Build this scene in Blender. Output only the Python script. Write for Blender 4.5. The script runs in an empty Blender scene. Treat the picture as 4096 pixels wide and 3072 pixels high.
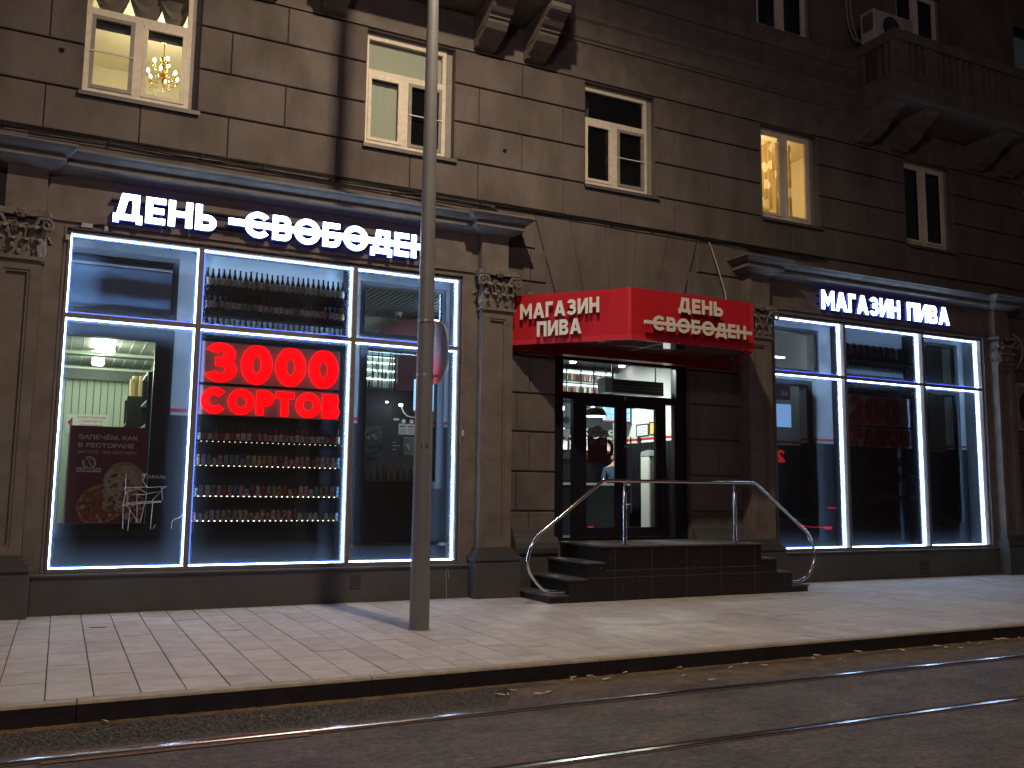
import bpy, bmesh, math, random
from mathutils import Vector, Matrix
random.seed(7)
C = bpy.context.scene.collection
scene = bpy.context.scene
R = math.radians

# ------------------------------------------------------------------ camera
cam_d = bpy.data.cameras.new('camera')
cam = bpy.data.objects.new('camera', cam_d)
C.objects.link(cam)
cam_d.sensor_width = 36.0
cam_d.lens = 31.944
cam_d.clip_end = 500
yaw, pit, rol = R(26.2334), R(6.9230), R(0.6179)
f_ = Vector((math.sin(yaw) * math.cos(pit), math.cos(yaw) * math.cos(pit), math.sin(pit)))
r_ = Vector((math.cos(yaw), -math.sin(yaw), 0))
u_ = r_.cross(f_)
r2 = r_ * math.cos(rol) + u_ * math.sin(rol)
u2 = u_ * math.cos(rol) - r_ * math.sin(rol)
mw = Matrix((r2, u2, -f_)).transposed().to_4x4()
mw.translation = Vector((0, -13.9, 1.66))
cam.matrix_world = mw
scene.camera = cam

# ------------------------------------------------------------------ night sky, street lamp and added fill
world = bpy.data.worlds.new('World')
scene.world = world
world.use_nodes = True
nt = world.node_tree
sky = nt.nodes.new('ShaderNodeTexSky')
sky.sky_type = 'NISHITA'
sky.sun_disc = False
sky.sun_elevation = R(-2.5)
sky.sun_rotation = R(150)
nt.links.new(sky.outputs[0], nt.nodes['Background'].inputs[0])
nt.nodes['Background'].inputs[1].default_value = 0.15

def lamp(name, kind, loc, power, color, size=0.1, spot=None, blend=0.5, aim=None):
    d = bpy.data.lights.new(name, kind)
    d.energy = power
    d.color = color
    d.shadow_soft_size = size
    o = bpy.data.objects.new(name, d)
    C.objects.link(o)
    o.location = loc
    if kind == 'SPOT':
        d.spot_size = R(spot)
        d.spot_blend = blend
        v = Vector(aim) - Vector(loc)
        o.rotation_euler = v.to_track_quat('-Z', 'Y').to_euler()
    return o
# the lamp at the end of the lamp post's own long arm, above the frame
lamp('street_side_light', 'SPOT', (4.42, -6.2, 12.35), 2700, (1.0, 0.79, 0.57), 0.13, 150, 0.8, (4.8, -3.6, 0))
lamp('street_side_light', 'SPOT', (-3.0, -22.0, 11.0), 1500, (1.0, 0.76, 0.80), 0.80, 120, 0.7, (4.0, -2.0, 2))  # soft fill added from across the street, in place of distant lamps

scene.view_settings.view_transform = 'Standard'
scene.view_settings.look = 'None'
scene.view_settings.exposure = 0.0
scene.view_settings.gamma = 1.0
scene.view_settings.use_curve_mapping = False
scene.cycles.use_denoising = True
scene.cycles.max_bounces = 8
scene.cycles.diffuse_bounces = 3
scene.cycles.glossy_bounces = 4
scene.cycles.transmission_bounces = 6
scene.cycles.transparent_max_bounces = 12
scene.cycles.sample_clamp_indirect = 4.0
scene.cycles.caustics_reflective = False
scene.cycles.caustics_refractive = False

# ------------------------------------------------------------------ materials
MATS = {}
def M(name, col, rough=0.6, metal=0.0, var=0.0, vscale=6.0, bump=0.0, bscale=60.0, spec=0.4, stretch=(1, 1, 1), emit=None, estr=0.0, col2=None, coat=0.0):
    if name in MATS:
        return MATS[name]
    m = bpy.data.materials.new(name)
    m.use_nodes = True
    n, l = m.node_tree.nodes, m.node_tree.links
    b = n['Principled BSDF']
    b.inputs['Base Color'].default_value = (*col, 1)
    b.inputs['Roughness'].default_value = rough
    b.inputs['Metallic'].default_value = metal
    b.inputs['Specular IOR Level'].default_value = spec
    b.inputs['Coat Weight'].default_value = coat
    if var > 0 or bump > 0:
        tc = n.new('ShaderNodeTexCoord')
        mp = n.new('ShaderNodeMapping')
        mp.inputs['Scale'].default_value = stretch
        l.new(tc.outputs['Object'], mp.inputs[0])
    if var > 0:
        nz = n.new('ShaderNodeTexNoise')
        nz.inputs['Scale'].default_value = vscale
        nz.inputs['Detail'].default_value = 6
        nz.inputs['Roughness'].default_value = 0.62
        l.new(mp.outputs[0], nz.inputs['Vector'])
        rmp = n.new('ShaderNodeValToRGB')
        c2 = col2 or tuple(min(1, c * (1 + var)) for c in col)
        rmp.color_ramp.elements[0].position = 0.32
        rmp.color_ramp.elements[1].position = 0.70
        rmp.color_ramp.elements[0].color = (*[c * (1 - var) for c in col], 1)
        rmp.color_ramp.elements[1].color = (*c2, 1)
        l.new(nz.outputs['Fac'], rmp.inputs[0])
        l.new(rmp.outputs[0], b.inputs['Base Color'])
    if bump > 0:
        nb = n.new('ShaderNodeTexNoise')
        nb.inputs['Scale'].default_value = bscale
        nb.inputs['Detail'].default_value = 5
        l.new(mp.outputs[0], nb.inputs['Vector'])
        bp = n.new('ShaderNodeBump')
        bp.inputs['Strength'].default_value = bump
        bp.inputs['Distance'].default_value = 0.02
        l.new(nb.outputs['Fac'], bp.inputs['Height'])
        l.new(bp.outputs[0], b.inputs['Normal'])
    if emit:
        b.inputs['Emission Color'].default_value = (*emit, 1)
        b.inputs['Emission Strength'].default_value = estr
    MATS[name] = m
    return m

def glass(name, haze=0.03, tint=(0.93, 0.96, 0.97), rough=0.0):
    m = bpy.data.materials.new(name)
    m.use_nodes = True
    n, l = m.node_tree.nodes, m.node_tree.links
    n.remove(n['Principled BSDF'])
    out = n['Material Output']
    tr = n.new('ShaderNodeBsdfTransparent'); tr.inputs[0].default_value = (*tint, 1)
    gl = n.new('ShaderNodeBsdfGlossy'); gl.inputs['Roughness'].default_value = rough
    fr = n.new('ShaderNodeFresnel'); fr.inputs[0].default_value = 1.5
    mx = n.new('ShaderNodeMixShader')
    l.new(fr.outputs[0], mx.inputs[0]); l.new(tr.outputs[0], mx.inputs[1]); l.new(gl.outputs[0], mx.inputs[2])
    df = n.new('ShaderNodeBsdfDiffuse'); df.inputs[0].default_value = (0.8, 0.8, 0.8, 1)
    m2 = n.new('ShaderNodeMixShader'); m2.inputs[0].default_value = haze  # faint white diffuse mixed in as a stand-in for bloom
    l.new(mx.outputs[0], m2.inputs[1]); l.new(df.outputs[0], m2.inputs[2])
    l.new(m2.outputs[0], out.inputs[0])
    MATS[name] = m
    return m

STONE = M('stucco', (0.150, 0.128, 0.117), 0.9, var=0.30, vscale=1.3, bump=0.35, bscale=55, spec=0.15, stretch=(1, 1, 0.55))
TRIM = M('trim_plaster', (0.17, 0.145, 0.128), 0.85, var=0.22, vscale=3.0, bump=0.18, bscale=40, spec=0.2)
CARVED = M('carved_plaster', (0.18, 0.155, 0.137), 0.85, var=0.30, vscale=14, bump=0.25, bscale=90, spec=0.2)
CORN = M('cornice_cool_plaster', (0.17, 0.16, 0.155), 0.7, var=0.18, vscale=5, bump=0.10, bscale=30, spec=0.3)  # same plaster, greyed to carry cold LED light in its colour
PLINTH = M('plinth_paint', (0.085, 0.083, 0.085), 0.75, var=0.18, vscale=1.2, bump=0.12, bscale=50, spec=0.3)
DARKGAP = M('mortar', (0.06, 0.05, 0.045), 0.95)
FRAME = M('shop_frame_paint', (0.16, 0.135, 0.125), 0.5, var=0.15, vscale=9, bump=0.05, bscale=60)
NAVY = M('black_frame', (0.010, 0.012, 0.018), 0.35, spec=0.4)
BLACK = M('black_board', (0.006, 0.007, 0.011), 0.5, var=0.2, vscale=4, spec=0.3)
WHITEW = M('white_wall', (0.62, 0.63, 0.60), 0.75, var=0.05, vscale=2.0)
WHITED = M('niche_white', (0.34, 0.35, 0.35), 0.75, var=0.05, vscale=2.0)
REDP = M('red_stripe', (0.42, 0.015, 0.02), 0.5)
WPAINT = M('window_paint', (0.78, 0.70, 0.56), 0.5, var=0.14, vscale=9, bump=0.06, bscale=50)
GREYSASH = M('grey_sash', (0.30, 0.28, 0.25), 0.55, var=0.15, vscale=9)
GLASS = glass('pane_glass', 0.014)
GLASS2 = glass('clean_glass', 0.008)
CHROME = M('chrome', (0.75, 0.74, 0.72), 0.13, 1.0)
STEEL = M('steel', (0.45, 0.45, 0.46), 0.35, 1.0)
GREYP = M('grey_pole_paint', (0.20, 0.20, 0.20), 0.42, var=0.08, vscale=7, spec=0.45)
LEDW = M('led_core', (0.9, 0.9, 0.9), 0.4, emit=(0.46, 0.69, 1.0), estr=42.0)
LEDB = M('led_halo', (0.3, 0.4, 0.9), 0.4, emit=(0.02, 0.10, 1.0), estr=3.0)  # blue glow that imitates the camera halo of the strips
SIGNW = M('sign_face', (0.9, 0.9, 0.9), 0.4, emit=(0.50, 0.73, 1.0), estr=13.0)
SIGNS = M('sign_side_halo', (0.15, 0.17, 0.3), 0.5, emit=(0.08, 0.14, 1.0), estr=0.55)  # weak blue glow on the letter sides imitates their halo
REDE = M('red_letter_face', (0.3, 0.0, 0.0), 0.6, spec=0.1, emit=(1.0, 0.0, 0.001), estr=4.0)
REDS = M('red_letter_side', (0.6, 0.01, 0.01), 0.4, emit=(1.0, 0.01, 0.01), estr=1.2)
REDOFF = M('unlit_red_letter', (0.50, 0.03, 0.035), 0.35)

# ------------------------------------------------------------------ geometry helpers
WO = {}
def world_of(o):
    return WO.get(o.name, Vector((0, 0, 0)))

class MB:
    def __init__(s):
        s.v, s.f, s.m = [], [], []
    def add(s, vs, fs, m=0):
        k = len(s.v)
        s.v += [tuple(v) for v in vs]
        for f in fs:
            s.f.append(tuple(i + k for i in f)); s.m.append(m)
    def box(s, x0, x1, y0, y1, z0, z1, m=0):
        s.add([(x0, y0, z0), (x1, y0, z0), (x1, y1, z0), (x0, y1, z0), (x0, y0, z1), (x1, y0, z1), (x1, y1, z1), (x0, y1, z1)],
              [(0, 3, 2, 1), (4, 5, 6, 7), (0, 1, 5, 4), (1, 2, 6, 5), (2, 3, 7, 6), (3, 0, 4, 7)], m)
        return s
    def block(s, x0, x1, y0, y1, z0, z1, b=0.012, m=0):
        """box whose front (low y) face has worn, chamfered edges"""
        s.add([(x0 + b, y0, z0 + b), (x1 - b, y0, z0 + b), (x1 - b, y0, z1 - b), (x0 + b, y0, z1 - b),
               (x0, y0 + b, z0), (x1, y0 + b, z0), (x1, y0 + b, z1), (x0, y0 + b, z1),
               (x0, y1, z0), (x1, y1, z0), (x1, y1, z1), (x0, y1, z1)],
              [(0, 1, 2, 3), (0, 4, 5, 1), (1, 5, 6, 2), (2, 6, 7, 3), (3, 7, 4, 0), (4, 8, 9, 5), (5, 9, 10, 6), (6, 10, 11, 7), (7, 11, 8, 4)], m)
        return s
    def prism(s, poly, axis, a, b, m=0):
        """poly of 2D points extruded along axis: x -> (y,z), y -> (x,z), z -> (x,y)"""
        def P3(p, t):
            return {'x': (t, p[0], p[1]), 'y': (p[0], t, p[1]), 'z': (p[0], p[1], t)}[axis]
        n = len(poly)
        vs = [P3(p, a) for p in poly] + [P3(p, b) for p in poly]
        fs = [tuple(range(n))[::-1], tuple(range(n, 2 * n))]
        fs += [(i, (i + 1) % n, n + (i + 1) % n, n + i) for i in range(n)]
        s.add(vs, fs, m)
        return s
    def tube(s, pts, r, n=8, m=0, cap=True):
        pts = [Vector(p) for p in pts]
        rs = r if isinstance(r, (list, tuple)) else [r] * len(pts)
        k = len(pts)
        t0 = (pts[1] - pts[0]).normalized()
        ref = Vector((0, 0, 1)) if abs(t0.z) < 0.9 else Vector((1, 0, 0))
        a = t0.cross(ref).normalized()
        vs = []
        for i, p in enumerate(pts):
            if i == 0: t = pts[1] - pts[0]
            elif i == k - 1: t = pts[-1] - pts[-2]
            else: t = (pts[i + 1] - p).normalized() + (p - pts[i - 1]).normalized()
            t.normalize()
            a = (a - t * a.dot(t)).normalized()
            b = t.cross(a)
            for j in range(n):
                q = 2 * math.pi * j / n
                vs.append(p + (a * math.cos(q) + b * math.sin(q)) * rs[i])
        fs = [(i * n + j, i * n + (j + 1) % n, (i + 1) * n + (j + 1) % n, (i + 1) * n + j) for i in range(k - 1) for j in range(n)]
        if cap:
            fs += [tuple(range(n))[::-1], tuple(range((k - 1) * n, k * n))]
        s.add(vs, fs, m)
        return s
    def lathe(s, prof, cx, cy, n=12, m=0, z0=0):
        ms = m if isinstance(m, (list, tuple)) else [m] * len(prof)
        vs = []
        for r, z in prof:
            for j in range(n):
                q = 2 * math.pi * j / n
                vs.append((cx + r * math.cos(q), cy + r * math.sin(q), z + z0))
        k0 = len(s.v)
        s.v += vs
        for i in range(len(prof) - 1):
            for j in range(n):
                s.f.append(tuple(k0 + t for t in (i * n + j, i * n + (j + 1) % n, (i + 1) * n + (j + 1) % n, (i + 1) * n + j)))
                s.m.append(ms[i])
        if prof[0][0] > 1e-5:
            s.f.append(tuple(k0 + t for t in range(n))[::-1]); s.m.append(ms[0])
        if prof[-1][0] > 1e-5:
            s.f.append(tuple(k0 + (len(prof) - 1) * n + t for t in range(n))); s.m.append(ms[-1])
        return s
    def ball(s, c, r, n=8, m=0, sc=(1, 1, 1)):
        k = max(4, n // 2)
        vs = [(c[0], c[1], c[2] - r * sc[2])]
        for i in range(1, k):
            t = -math.pi / 2 + math.pi * i / k
            for j in range(n):
                q = 2 * math.pi * j / n
                vs.append((c[0] + r * sc[0] * math.cos(t) * math.cos(q), c[1] + r * sc[1] * math.cos(t) * math.sin(q), c[2] + r * sc[2] * math.sin(t)))
        vs.append((c[0], c[1], c[2] + r * sc[2]))
        fs = [(0, 1 + (j + 1) % n, 1 + j) for j in range(n)]
        for i in range(k - 2):
            for j in range(n):
                a = 1 + i * n
                fs.append((a + j, a + (j + 1) % n, a + n + (j + 1) % n, a + n + j))
        a = 1 + (k - 2) * n
        fs += [(a + j, a + (j + 1) % n, len(vs) - 1) for j in range(n)]
        s.add(vs, fs, m)
        return s
    def mesh(s, name, mats, org=(0, 0, 0), smooth=False):
        me = bpy.data.meshes.new(name)
        o = Vector(org)
        me.from_pydata([Vector(v) - o for v in s.v], [], s.f)
        for m in (mats if isinstance(mats, (list, tuple)) else [mats]):
            me.materials.append(m)
        me.polygons.foreach_set('material_index', s.m)
        bm = bmesh.new(); bm.from_mesh(me)
        bmesh.ops.recalc_face_normals(bm, faces=bm.faces)
        bm.to_mesh(me); bm.free()
        if smooth:
            me.polygons.foreach_set('use_smooth', [True] * len(me.polygons))
            try: me.set_sharp_from_angle(angle=R(38))
            except Exception: pass
        me.update()
        return me
    def build(s, name, mats, parent=None, smooth=False, **kw):
        xs, ys, zs = zip(*s.v)
        org = Vector(((min(xs) + max(xs)) / 2, (min(ys) + max(ys)) / 2, min(zs)))
        me = s.mesh(name, mats, org, smooth)
        return put(name, me, org, parent, **kw)

def put(name, me, org, parent=None, label=None, cat=None, group=None, kind=None):
    o = bpy.data.objects.new(name, me)
    C.objects.link(o)
    org = Vector(org)
    if parent is not None:
        o.parent = parent
        o.location = org - world_of(parent)
    else:
        o.location = org
    WO[o.name] = org
    tag(o, label, cat, group, kind)
    return o

def tag(o, label=None, cat=None, group=None, kind=None):
    if label: o['label'] = label
    if cat: o['category'] = cat
    if group: o['group'] = group
    if kind: o['kind'] = kind
    return o

def empty(name, loc, label=None, cat=None, group=None, parent=None):
    o = bpy.data.objects.new(name, None)
    o.empty_display_size = 0.2
    C.objects.link(o)
    loc = Vector(loc)
    if parent is not None:
        o.parent = parent
        o.location = loc - world_of(parent)
    else:
        o.location = loc
    WO[o.name] = loc
    tag(o, label, cat, group)
    return o

def wall_holes(mb, x0, x1, z0, z1, holes, y0, y1, mat=0, zc=(), matfn=None):
    xs = sorted({x0, x1, *[h[0] for h in holes], *[h[1] for h in holes]})
    xs = [x for x in xs if x0 - 1e-6 <= x <= x1 + 1e-6]
    zs = sorted({z0, z1, *zc, *[h[2] for h in holes], *[h[3] for h in holes]})
    zs = [z for z in zs if z0 - 1e-6 <= z <= z1 + 1e-6]
    nx, nz = len(xs) - 1, len(zs) - 1
    def solid(i, j):
        if i < 0 or j < 0 or i >= nx or j >= nz: return False
        cx, cz = (xs[i] + xs[i + 1]) / 2, (zs[j] + zs[j + 1]) / 2
        return not any(h[0] < cx < h[1] and h[2] < cz < h[3] for h in holes)
    for i in range(nx):
        for j in range(nz):
            if not solid(i, j): continue
            a, b, c, d = xs[i], xs[i + 1], zs[j], zs[j + 1]
            m = matfn((c + d) / 2) if matfn else mat
            mb.add([(a, y0, c), (b, y0, c), (b, y0, d), (a, y0, d)], [(0, 1, 2, 3)], m)
            mb.add([(a, y1, c), (b, y1, c), (b, y1, d), (a, y1, d)], [(3, 2, 1, 0)], m)
            if not solid(i - 1, j): mb.add([(a, y0, c), (a, y1, c), (a, y1, d), (a, y0, d)], [(3, 2, 1, 0)], m)
            if not solid(i + 1, j): mb.add([(b, y0, c), (b, y1, c), (b, y1, d), (b, y0, d)], [(0, 1, 2, 3)], m)
            if not solid(i, j - 1): mb.add([(a, y0, c), (b, y0, c), (b, y1, c), (a, y1, c)], [(3, 2, 1, 0)], m)
            if not solid(i, j + 1): mb.add([(a, y0, d), (b, y0, d), (b, y1, d), (a, y1, d)], [(0, 1, 2, 3)], m)

def ring(mb, x0, x1, z0, z1, w, y0, y1, m=0, wb=None, wt=None):
    """rectangular frame of four butted bars"""
    wb = w if wb is None else wb
    wt = w if wt is None else wt
    mb.box(x0, x1, y0, y1, z0, z0 + wb, m); mb.box(x0, x1, y0, y1, z1 - wt, z1, m)
    mb.box(x0, x0 + w, y0, y1, z0 + wb, z1 - wt, m); mb.box(x1 - w, x1, y0, y1, z0 + wb, z1 - wt, m)

def pane(name, x0, x1, z0, z1, y, mat, parent, **kw):
    mb = MB(); mb.add([(x0, y, z0), (x1, y, z0), (x1, y, z1), (x0, y, z1)], [(0, 1, 2, 3)])
    return mb.build(name, mat, parent, **kw)

ORD = ['zeroth', 'first', 'second', 'third', 'fourth', 'fifth', 'sixth', 'seventh', 'eighth', 'ninth', 'tenth', 'eleventh', 'twelfth', 'thirteenth', 'fourteenth', 'fifteenth', 'sixteenth', 'seventeenth', 'eighteenth', 'nineteenth', 'twentieth', 'twenty-first', 'twenty-second', 'twenty-third', 'twenty-fourth', 'twenty-fifth', 'twenty-sixth', 'twenty-seventh', 'twenty-eighth', 'twenty-ninth', 'thirtieth']

# ------------------------------------------------------------------ lettering
def arc(cx, cy, rx, ry, a0, a1, n=14):
    return [(cx + rx * math.cos(R(a0 + (a1 - a0) * i / n)), cy + ry * math.sin(R(a0 + (a1 - a0) * i / n))) for i in range(n + 1)]
def bowl(xs, x1, y0, y1):
    ry = (y1 - y0) / 2
    rx = min(ry, x1 - xs)
    return arc(x1 - rx, y0 + ry, rx, ry, -90, 90, 14)
def glyph(ch, t):
    """outline contours of a heavy geometric capital, cap height 1, stem t -> (contours, width)"""
    h1, h2 = .5 - t / 2, .5 + t / 2
    if ch in 'HН':
        w = .80; return [[(0, 0), (t, 0), (t, h1), (w - t, h1), (w - t, 0), (w, 0), (w, 1), (w - t, 1), (w - t, h2), (t, h2), (t, 1), (0, 1)]], w
    if ch == 'Е':
        w = .64; return [[(0, 0), (w, 0), (w, t), (t, t), (t, h1), (w * .93, h1), (w * .93, h2), (t, h2), (t, 1 - t), (w, 1 - t), (w, 1), (0, 1)]], w
    if ch == 'П':
        w = .80; return [[(0, 0), (t, 0), (t, 1 - t), (w - t, 1 - t), (w - t, 0), (w, 0), (w, 1), (0, 1)]], w
    if ch == 'Г':
        w = .60; return [[(0, 0), (t, 0), (t, 1 - t), (w, 1 - t), (w, 1), (0, 1)]], w
    if ch == 'Т':
        w = .74; a = (w - t) / 2; return [[(a, 0), (a + t, 0), (a + t, 1 - t), (w, 1 - t), (w, 1), (0, 1), (0, 1 - t), (a, 1 - t)]], w
    if ch == 'И':
        w = .84; k = t * 1.75; return [[(0, 0), (t, 0), (w - t, 1 - k), (w - t, 0), (w, 0), (w, 1), (w - t, 1), (t, k), (t, 1), (0, 1)]], w
    if ch == 'М':
        w = 1.0; return [[(0, 0), (t, 0), (t, .60), (w / 2, .17), (w - t, .60), (w - t, 0), (w, 0), (w, 1), (w - t * .95, 1), (w / 2, .53), (t * .95, 1), (0, 1)]], w
    if ch == 'А':
        w = .95; a, c, y1 = t * 1.12, t * .58, .19; y2 = y1 + t * .82; k = w / 2 - c
        return [[(0, 0), (a, 0), (a + k * y1, y1), (w - a - k * y1, y1), (w - a, 0), (w, 0), (w / 2 + c, 1), (w / 2 - c, 1)],
                [(a + k * y2, y2), (w - a - k * y2, y2), (w / 2, (w / 2 - a) / k)]], w
    if ch == 'Д':
        w = .92; f, q, s0 = .11, t * .82, .10; xl = .25
        return [[(0, -f), (q, -f), (q, 0), (w - q, 0), (w - q, -f), (w, -f), (w, t), (w - s0, t), (w - s0, 1), (xl, 1), (s0, t), (0, t)],
                [(s0 + t * 1.05, t), (w - s0 - t, t), (w - s0 - t, 1 - t), (xl + t * .9, 1 - t)]], w
    if ch == 'Ь':
        w, hb = .72, .62
        return [[(0, 0)] + bowl(t, w, 0, hb) + [(t, hb), (t, 1), (0, 1)], [(t, t)] + bowl(t, w - t, t, hb - t) + [(t, hb - t)]], w
    if ch == 'Р':
        w, hb = .70, .64
        return [[(0, 0), (t, 0), (t, 1 - hb)] + bowl(t, w, 1 - hb, 1) + [(0, 1)], [(t, 1 - hb + t)] + bowl(t, w - t, 1 - hb + t, 1 - t) + [(t, 1 - t)]], w
    if ch == 'Б':
        w, hb = .74, .62
        return [[(0, 0)] + bowl(t, w, 0, hb) + [(t, hb), (t, 1 - t), (w * .93, 1 - t), (w * .93, 1), (0, 1)], [(t, t)] + bowl(t, w - t, t, hb - t) + [(t, hb - t)]], w
    if ch == 'В':
        w = .74; ry = .27
        lo = arc(w - ry, .265, ry, .265, -90, 58, 12); up = arc(w * .95 - ry, .735, ry, .265, -58, 90, 12)
        return [[(0, 0)] + lo + up + [(0, 1)],
                [(t, t)] + bowl(t, w - t, t, h1 + .01) + [(t, h1 + .01)], [(t, h2 + .01)] + bowl(t, w * .95 - t, h2 + .01, 1 - t) + [(t, 1 - t)]], w
    if ch == 'О':
        w = 1.04; c = w / 2; return [arc(c, .5, c, .52, 0, 348, 35), arc(c, .5, c - t, .52 - t, 0, 348, 35)], w
    if ch == '0':
        w = .86; c = w / 2; return [arc(c, .5, c, .51, 0, 348, 35), arc(c, .5, c - t * 1.02, .51 - t * .92, 0, 348, 35)], w
    if ch == 'С':
        w = .96; c = .52; return [arc(c, .5, c, .52, 42, 318, 28) + arc(c, .5, c - t, .52 - t, 318, 42, 28)], w
    if ch in 'З3':
        th = min(t, .215); k = 1 + max(0, t - .22) * 1.9
        w = .76 * k; ru, rl = .5 * (1 + th) * .485, .5 * (1 + th) * .515; cx = .36 * k; au, al = .345 * k, .38 * k
        ym = 2 * rl - th / 2
        cu, cl = 1 - ru, rl
        a1 = math.degrees(math.asin((ym - cu) / ru)); a2 = math.degrees(math.asin((ym - cl) / rl))
        o = arc(cx, cu, au, ru, 158, a1, 16) + arc(cx, cl, al, rl, a2, -158, 16)
        o += arc(cx, cl, al - t, rl - th, -158, 90, 14) + [(cx - .13, 2 * rl - th), (cx - .13, 1 - 2 * ru + th)] + arc(cx, cu, au - t, ru - th, -90, 158, 14)
        return [o], w
    if ch == '2':
        w = .74; Rr = .36; cx = .37
        return [arc(cx, 1 - Rr, Rr, Rr, 172, -38, 16) + [(t * 1.75, t), (w, t), (w, 0), (0, 0), (0, t * .8)] + arc(cx, 1 - Rr, Rr - t, Rr - t, -42, 172, 14)], w
    if ch == 'К':
        w = .80; a = t + .06; b = a + t * .8
        return [[(0, 0), (t, 0), (t, .34), (a, .42), (w - t * 1.25, 0), (w, 0), (b, .56), (w * .97, 1), (w * .97 - t * 1.25, 1), (t, .57), (t, 1), (0, 1)]], w
    return [[(0, 0), (.3, 0), (.3, .1), (0, .1)]], .3

def glyph_mesh(name, conts, depth, mats, sx=1.0, h=1.0):
    cu = bpy.data.curves.new(name, 'CURVE')
    cu.dimensions = '2D'
    cu.fill_mode = 'BOTH'
    cu.extrude = depth / 2
    for c in conts:
        sp = cu.splines.new('POLY')
        sp.points.add(len(c) - 1)
        for p, q in zip(sp.points, c):
            p.co = (q[0] * sx * h, q[1] * h, 0, 1)
        sp.use_cyclic_u = True
    return curve_to_mesh(name, cu, depth, mats)

def curve_to_mesh(name, cu, depth, mats):
    o = bpy.data.objects.new(name, cu)
    C.objects.link(o)
    dg = bpy.context.evaluated_depsgraph_get(); dg.update()
    me = bpy.data.meshes.new_from_object(o.evaluated_get(dg))
    bpy.data.objects.remove(o); bpy.data.curves.remove(cu)
    me.name = name
    me.materials.clear()
    for m in mats: me.materials.append(m)
    for p in me.polygons:
        p.use_smooth = False
        p.material_index = 0 if (len(mats) == 1 or p.normal.z > .5) else 1
    me.transform(Matrix.Translation((0, 0, depth / 2)))
    return me

def facing(org, u):
    """placement whose local x runs along u, y up, z out of the surface"""
    u = Vector(u).normalized(); v = Vector((0, 0, 1)); n = u.cross(v)
    m = Matrix((u, v, n)).transposed()
    return m

def place_mesh(name, me, org, u, parent, **kw):
    me.transform(facing(org, u).to_4x4())
    return put(name, me, org, parent, **kw)

def letters(text, x0, x1, z0, h, t, depth, org_fn, u, parent, mats, gap=.14, name='letter', space=.42):
    ws = [glyph(c, t)[1] if c != ' ' else space for c in text]
    tot = sum(ws) + gap * (len(text) - 1)
    sx = (x1 - x0) / (tot * h)
    x = x0
    for c, w in zip(text, ws):
        if c != ' ':
            me = glyph_mesh(name, glyph(c, t)[0], depth, mats, sx, h)
            place_mesh(name, me, org_fn(x, z0), u, parent)
        x += (w + gap) * sx * h

def text_mesh(name, body, size, depth, mats, offset=0.0, align='LEFT'):
    cu = bpy.data.curves.new(name, 'FONT')
    cu.body = body; cu.size = size; cu.extrude = depth / 2; cu.offset = offset; cu.align_x = align
    cu.resolution_u = 3
    return curve_to_mesh(name, cu, depth, mats)

def text_fit(name, body, x0, x1, zb, height, y, mat, parent, offset=0.0, depth=.001):
    """one line of writing on an upright board: baseline zb, cap height, from x0 to x1"""
    me = text_mesh(name, body, 1.0, depth, [mat], offset)
    xs = [v.co.x for v in me.vertices]; w = max(xs) - min(xs)
    me.transform(Matrix.Translation((-min(xs), 0, 0)))
    me.transform(Matrix.Diagonal(((x1 - x0) / w, height / .73, 1, 1)))
    return place_mesh(name, me, (x0, y, zb), (1, 0, 0), parent)
# ================================================================== ground
def slabs():
    mb = MB()
    x = -10.0
    while x < 40:
        w = .357
        y = -5.60 + random.uniform(-.02, .0)
        y = -5.60
        first = random.uniform(.2, .9)
        while y < .3:
            L = first if first else random.choice([.36, .55, .72, .72, .9, .9])
            first = 0
            y1 = min(y + L, .35)
            dz = random.uniform(-.002, .002)
            m = random.choice([0, 0, 1, 1, 2])
            g = .0042
            b = .004
            a0, a1, c0, c1 = x + g, x + w - g, y + .009, y1 - .002
            mb.add([(a0 + b, c0 + b, dz), (a1 - b, c0 + b, dz), (a1 - b, c1 - b, dz), (a0 + b, c1 - b, dz),
                    (a0, c0, dz - b), (a1, c0, dz - b), (a1, c1, dz - b), (a0, c1, dz - b), (a0, c0, -.05), (a1, c0, -.05), (a1, c1, -.05), (a0, c1, -.05)],
                   [(0, 1, 2, 3)] + [(i, i + 4, (i + 1) % 4 + 4, (i + 1) % 4) for i in range(4)] + [(i + 4, i + 8, (i + 1) % 4 + 8, (i + 1) % 4 + 4) for i in range(4)], m)
            y = y1
        x += w
    mb.box(-12, 42, -5.6, 7.0, -.16, -.012, 3)
    S = lambda n, c: M(n, c, 0.62, var=.16, vscale=5, bump=.25, bscale=110, spec=.45)
    return mb.build('sidewalk', [S('granite_a', (.46, .425, .395)), S('granite_b', (.50, .46, .43)), S('granite_c', (.42, .385, .36)), M('joint_sand', (.05, .042, .036), .95)], kind='structure')
slabs()

def kerbs():
    mb = MB()
    k0 = 2.647
    x = k0 - 2.42 * 5
    while x < 40:
        a, b = x + .004, x + 2.42 - .004
        ch = .02
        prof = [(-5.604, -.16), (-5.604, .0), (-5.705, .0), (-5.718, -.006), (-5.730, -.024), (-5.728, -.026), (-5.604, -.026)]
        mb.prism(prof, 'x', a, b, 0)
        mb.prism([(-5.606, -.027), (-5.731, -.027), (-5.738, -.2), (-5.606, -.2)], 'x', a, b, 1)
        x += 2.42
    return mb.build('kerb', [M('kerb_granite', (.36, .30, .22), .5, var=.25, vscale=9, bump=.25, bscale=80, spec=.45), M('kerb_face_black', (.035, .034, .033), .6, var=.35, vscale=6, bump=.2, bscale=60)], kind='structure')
kerbs()

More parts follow.
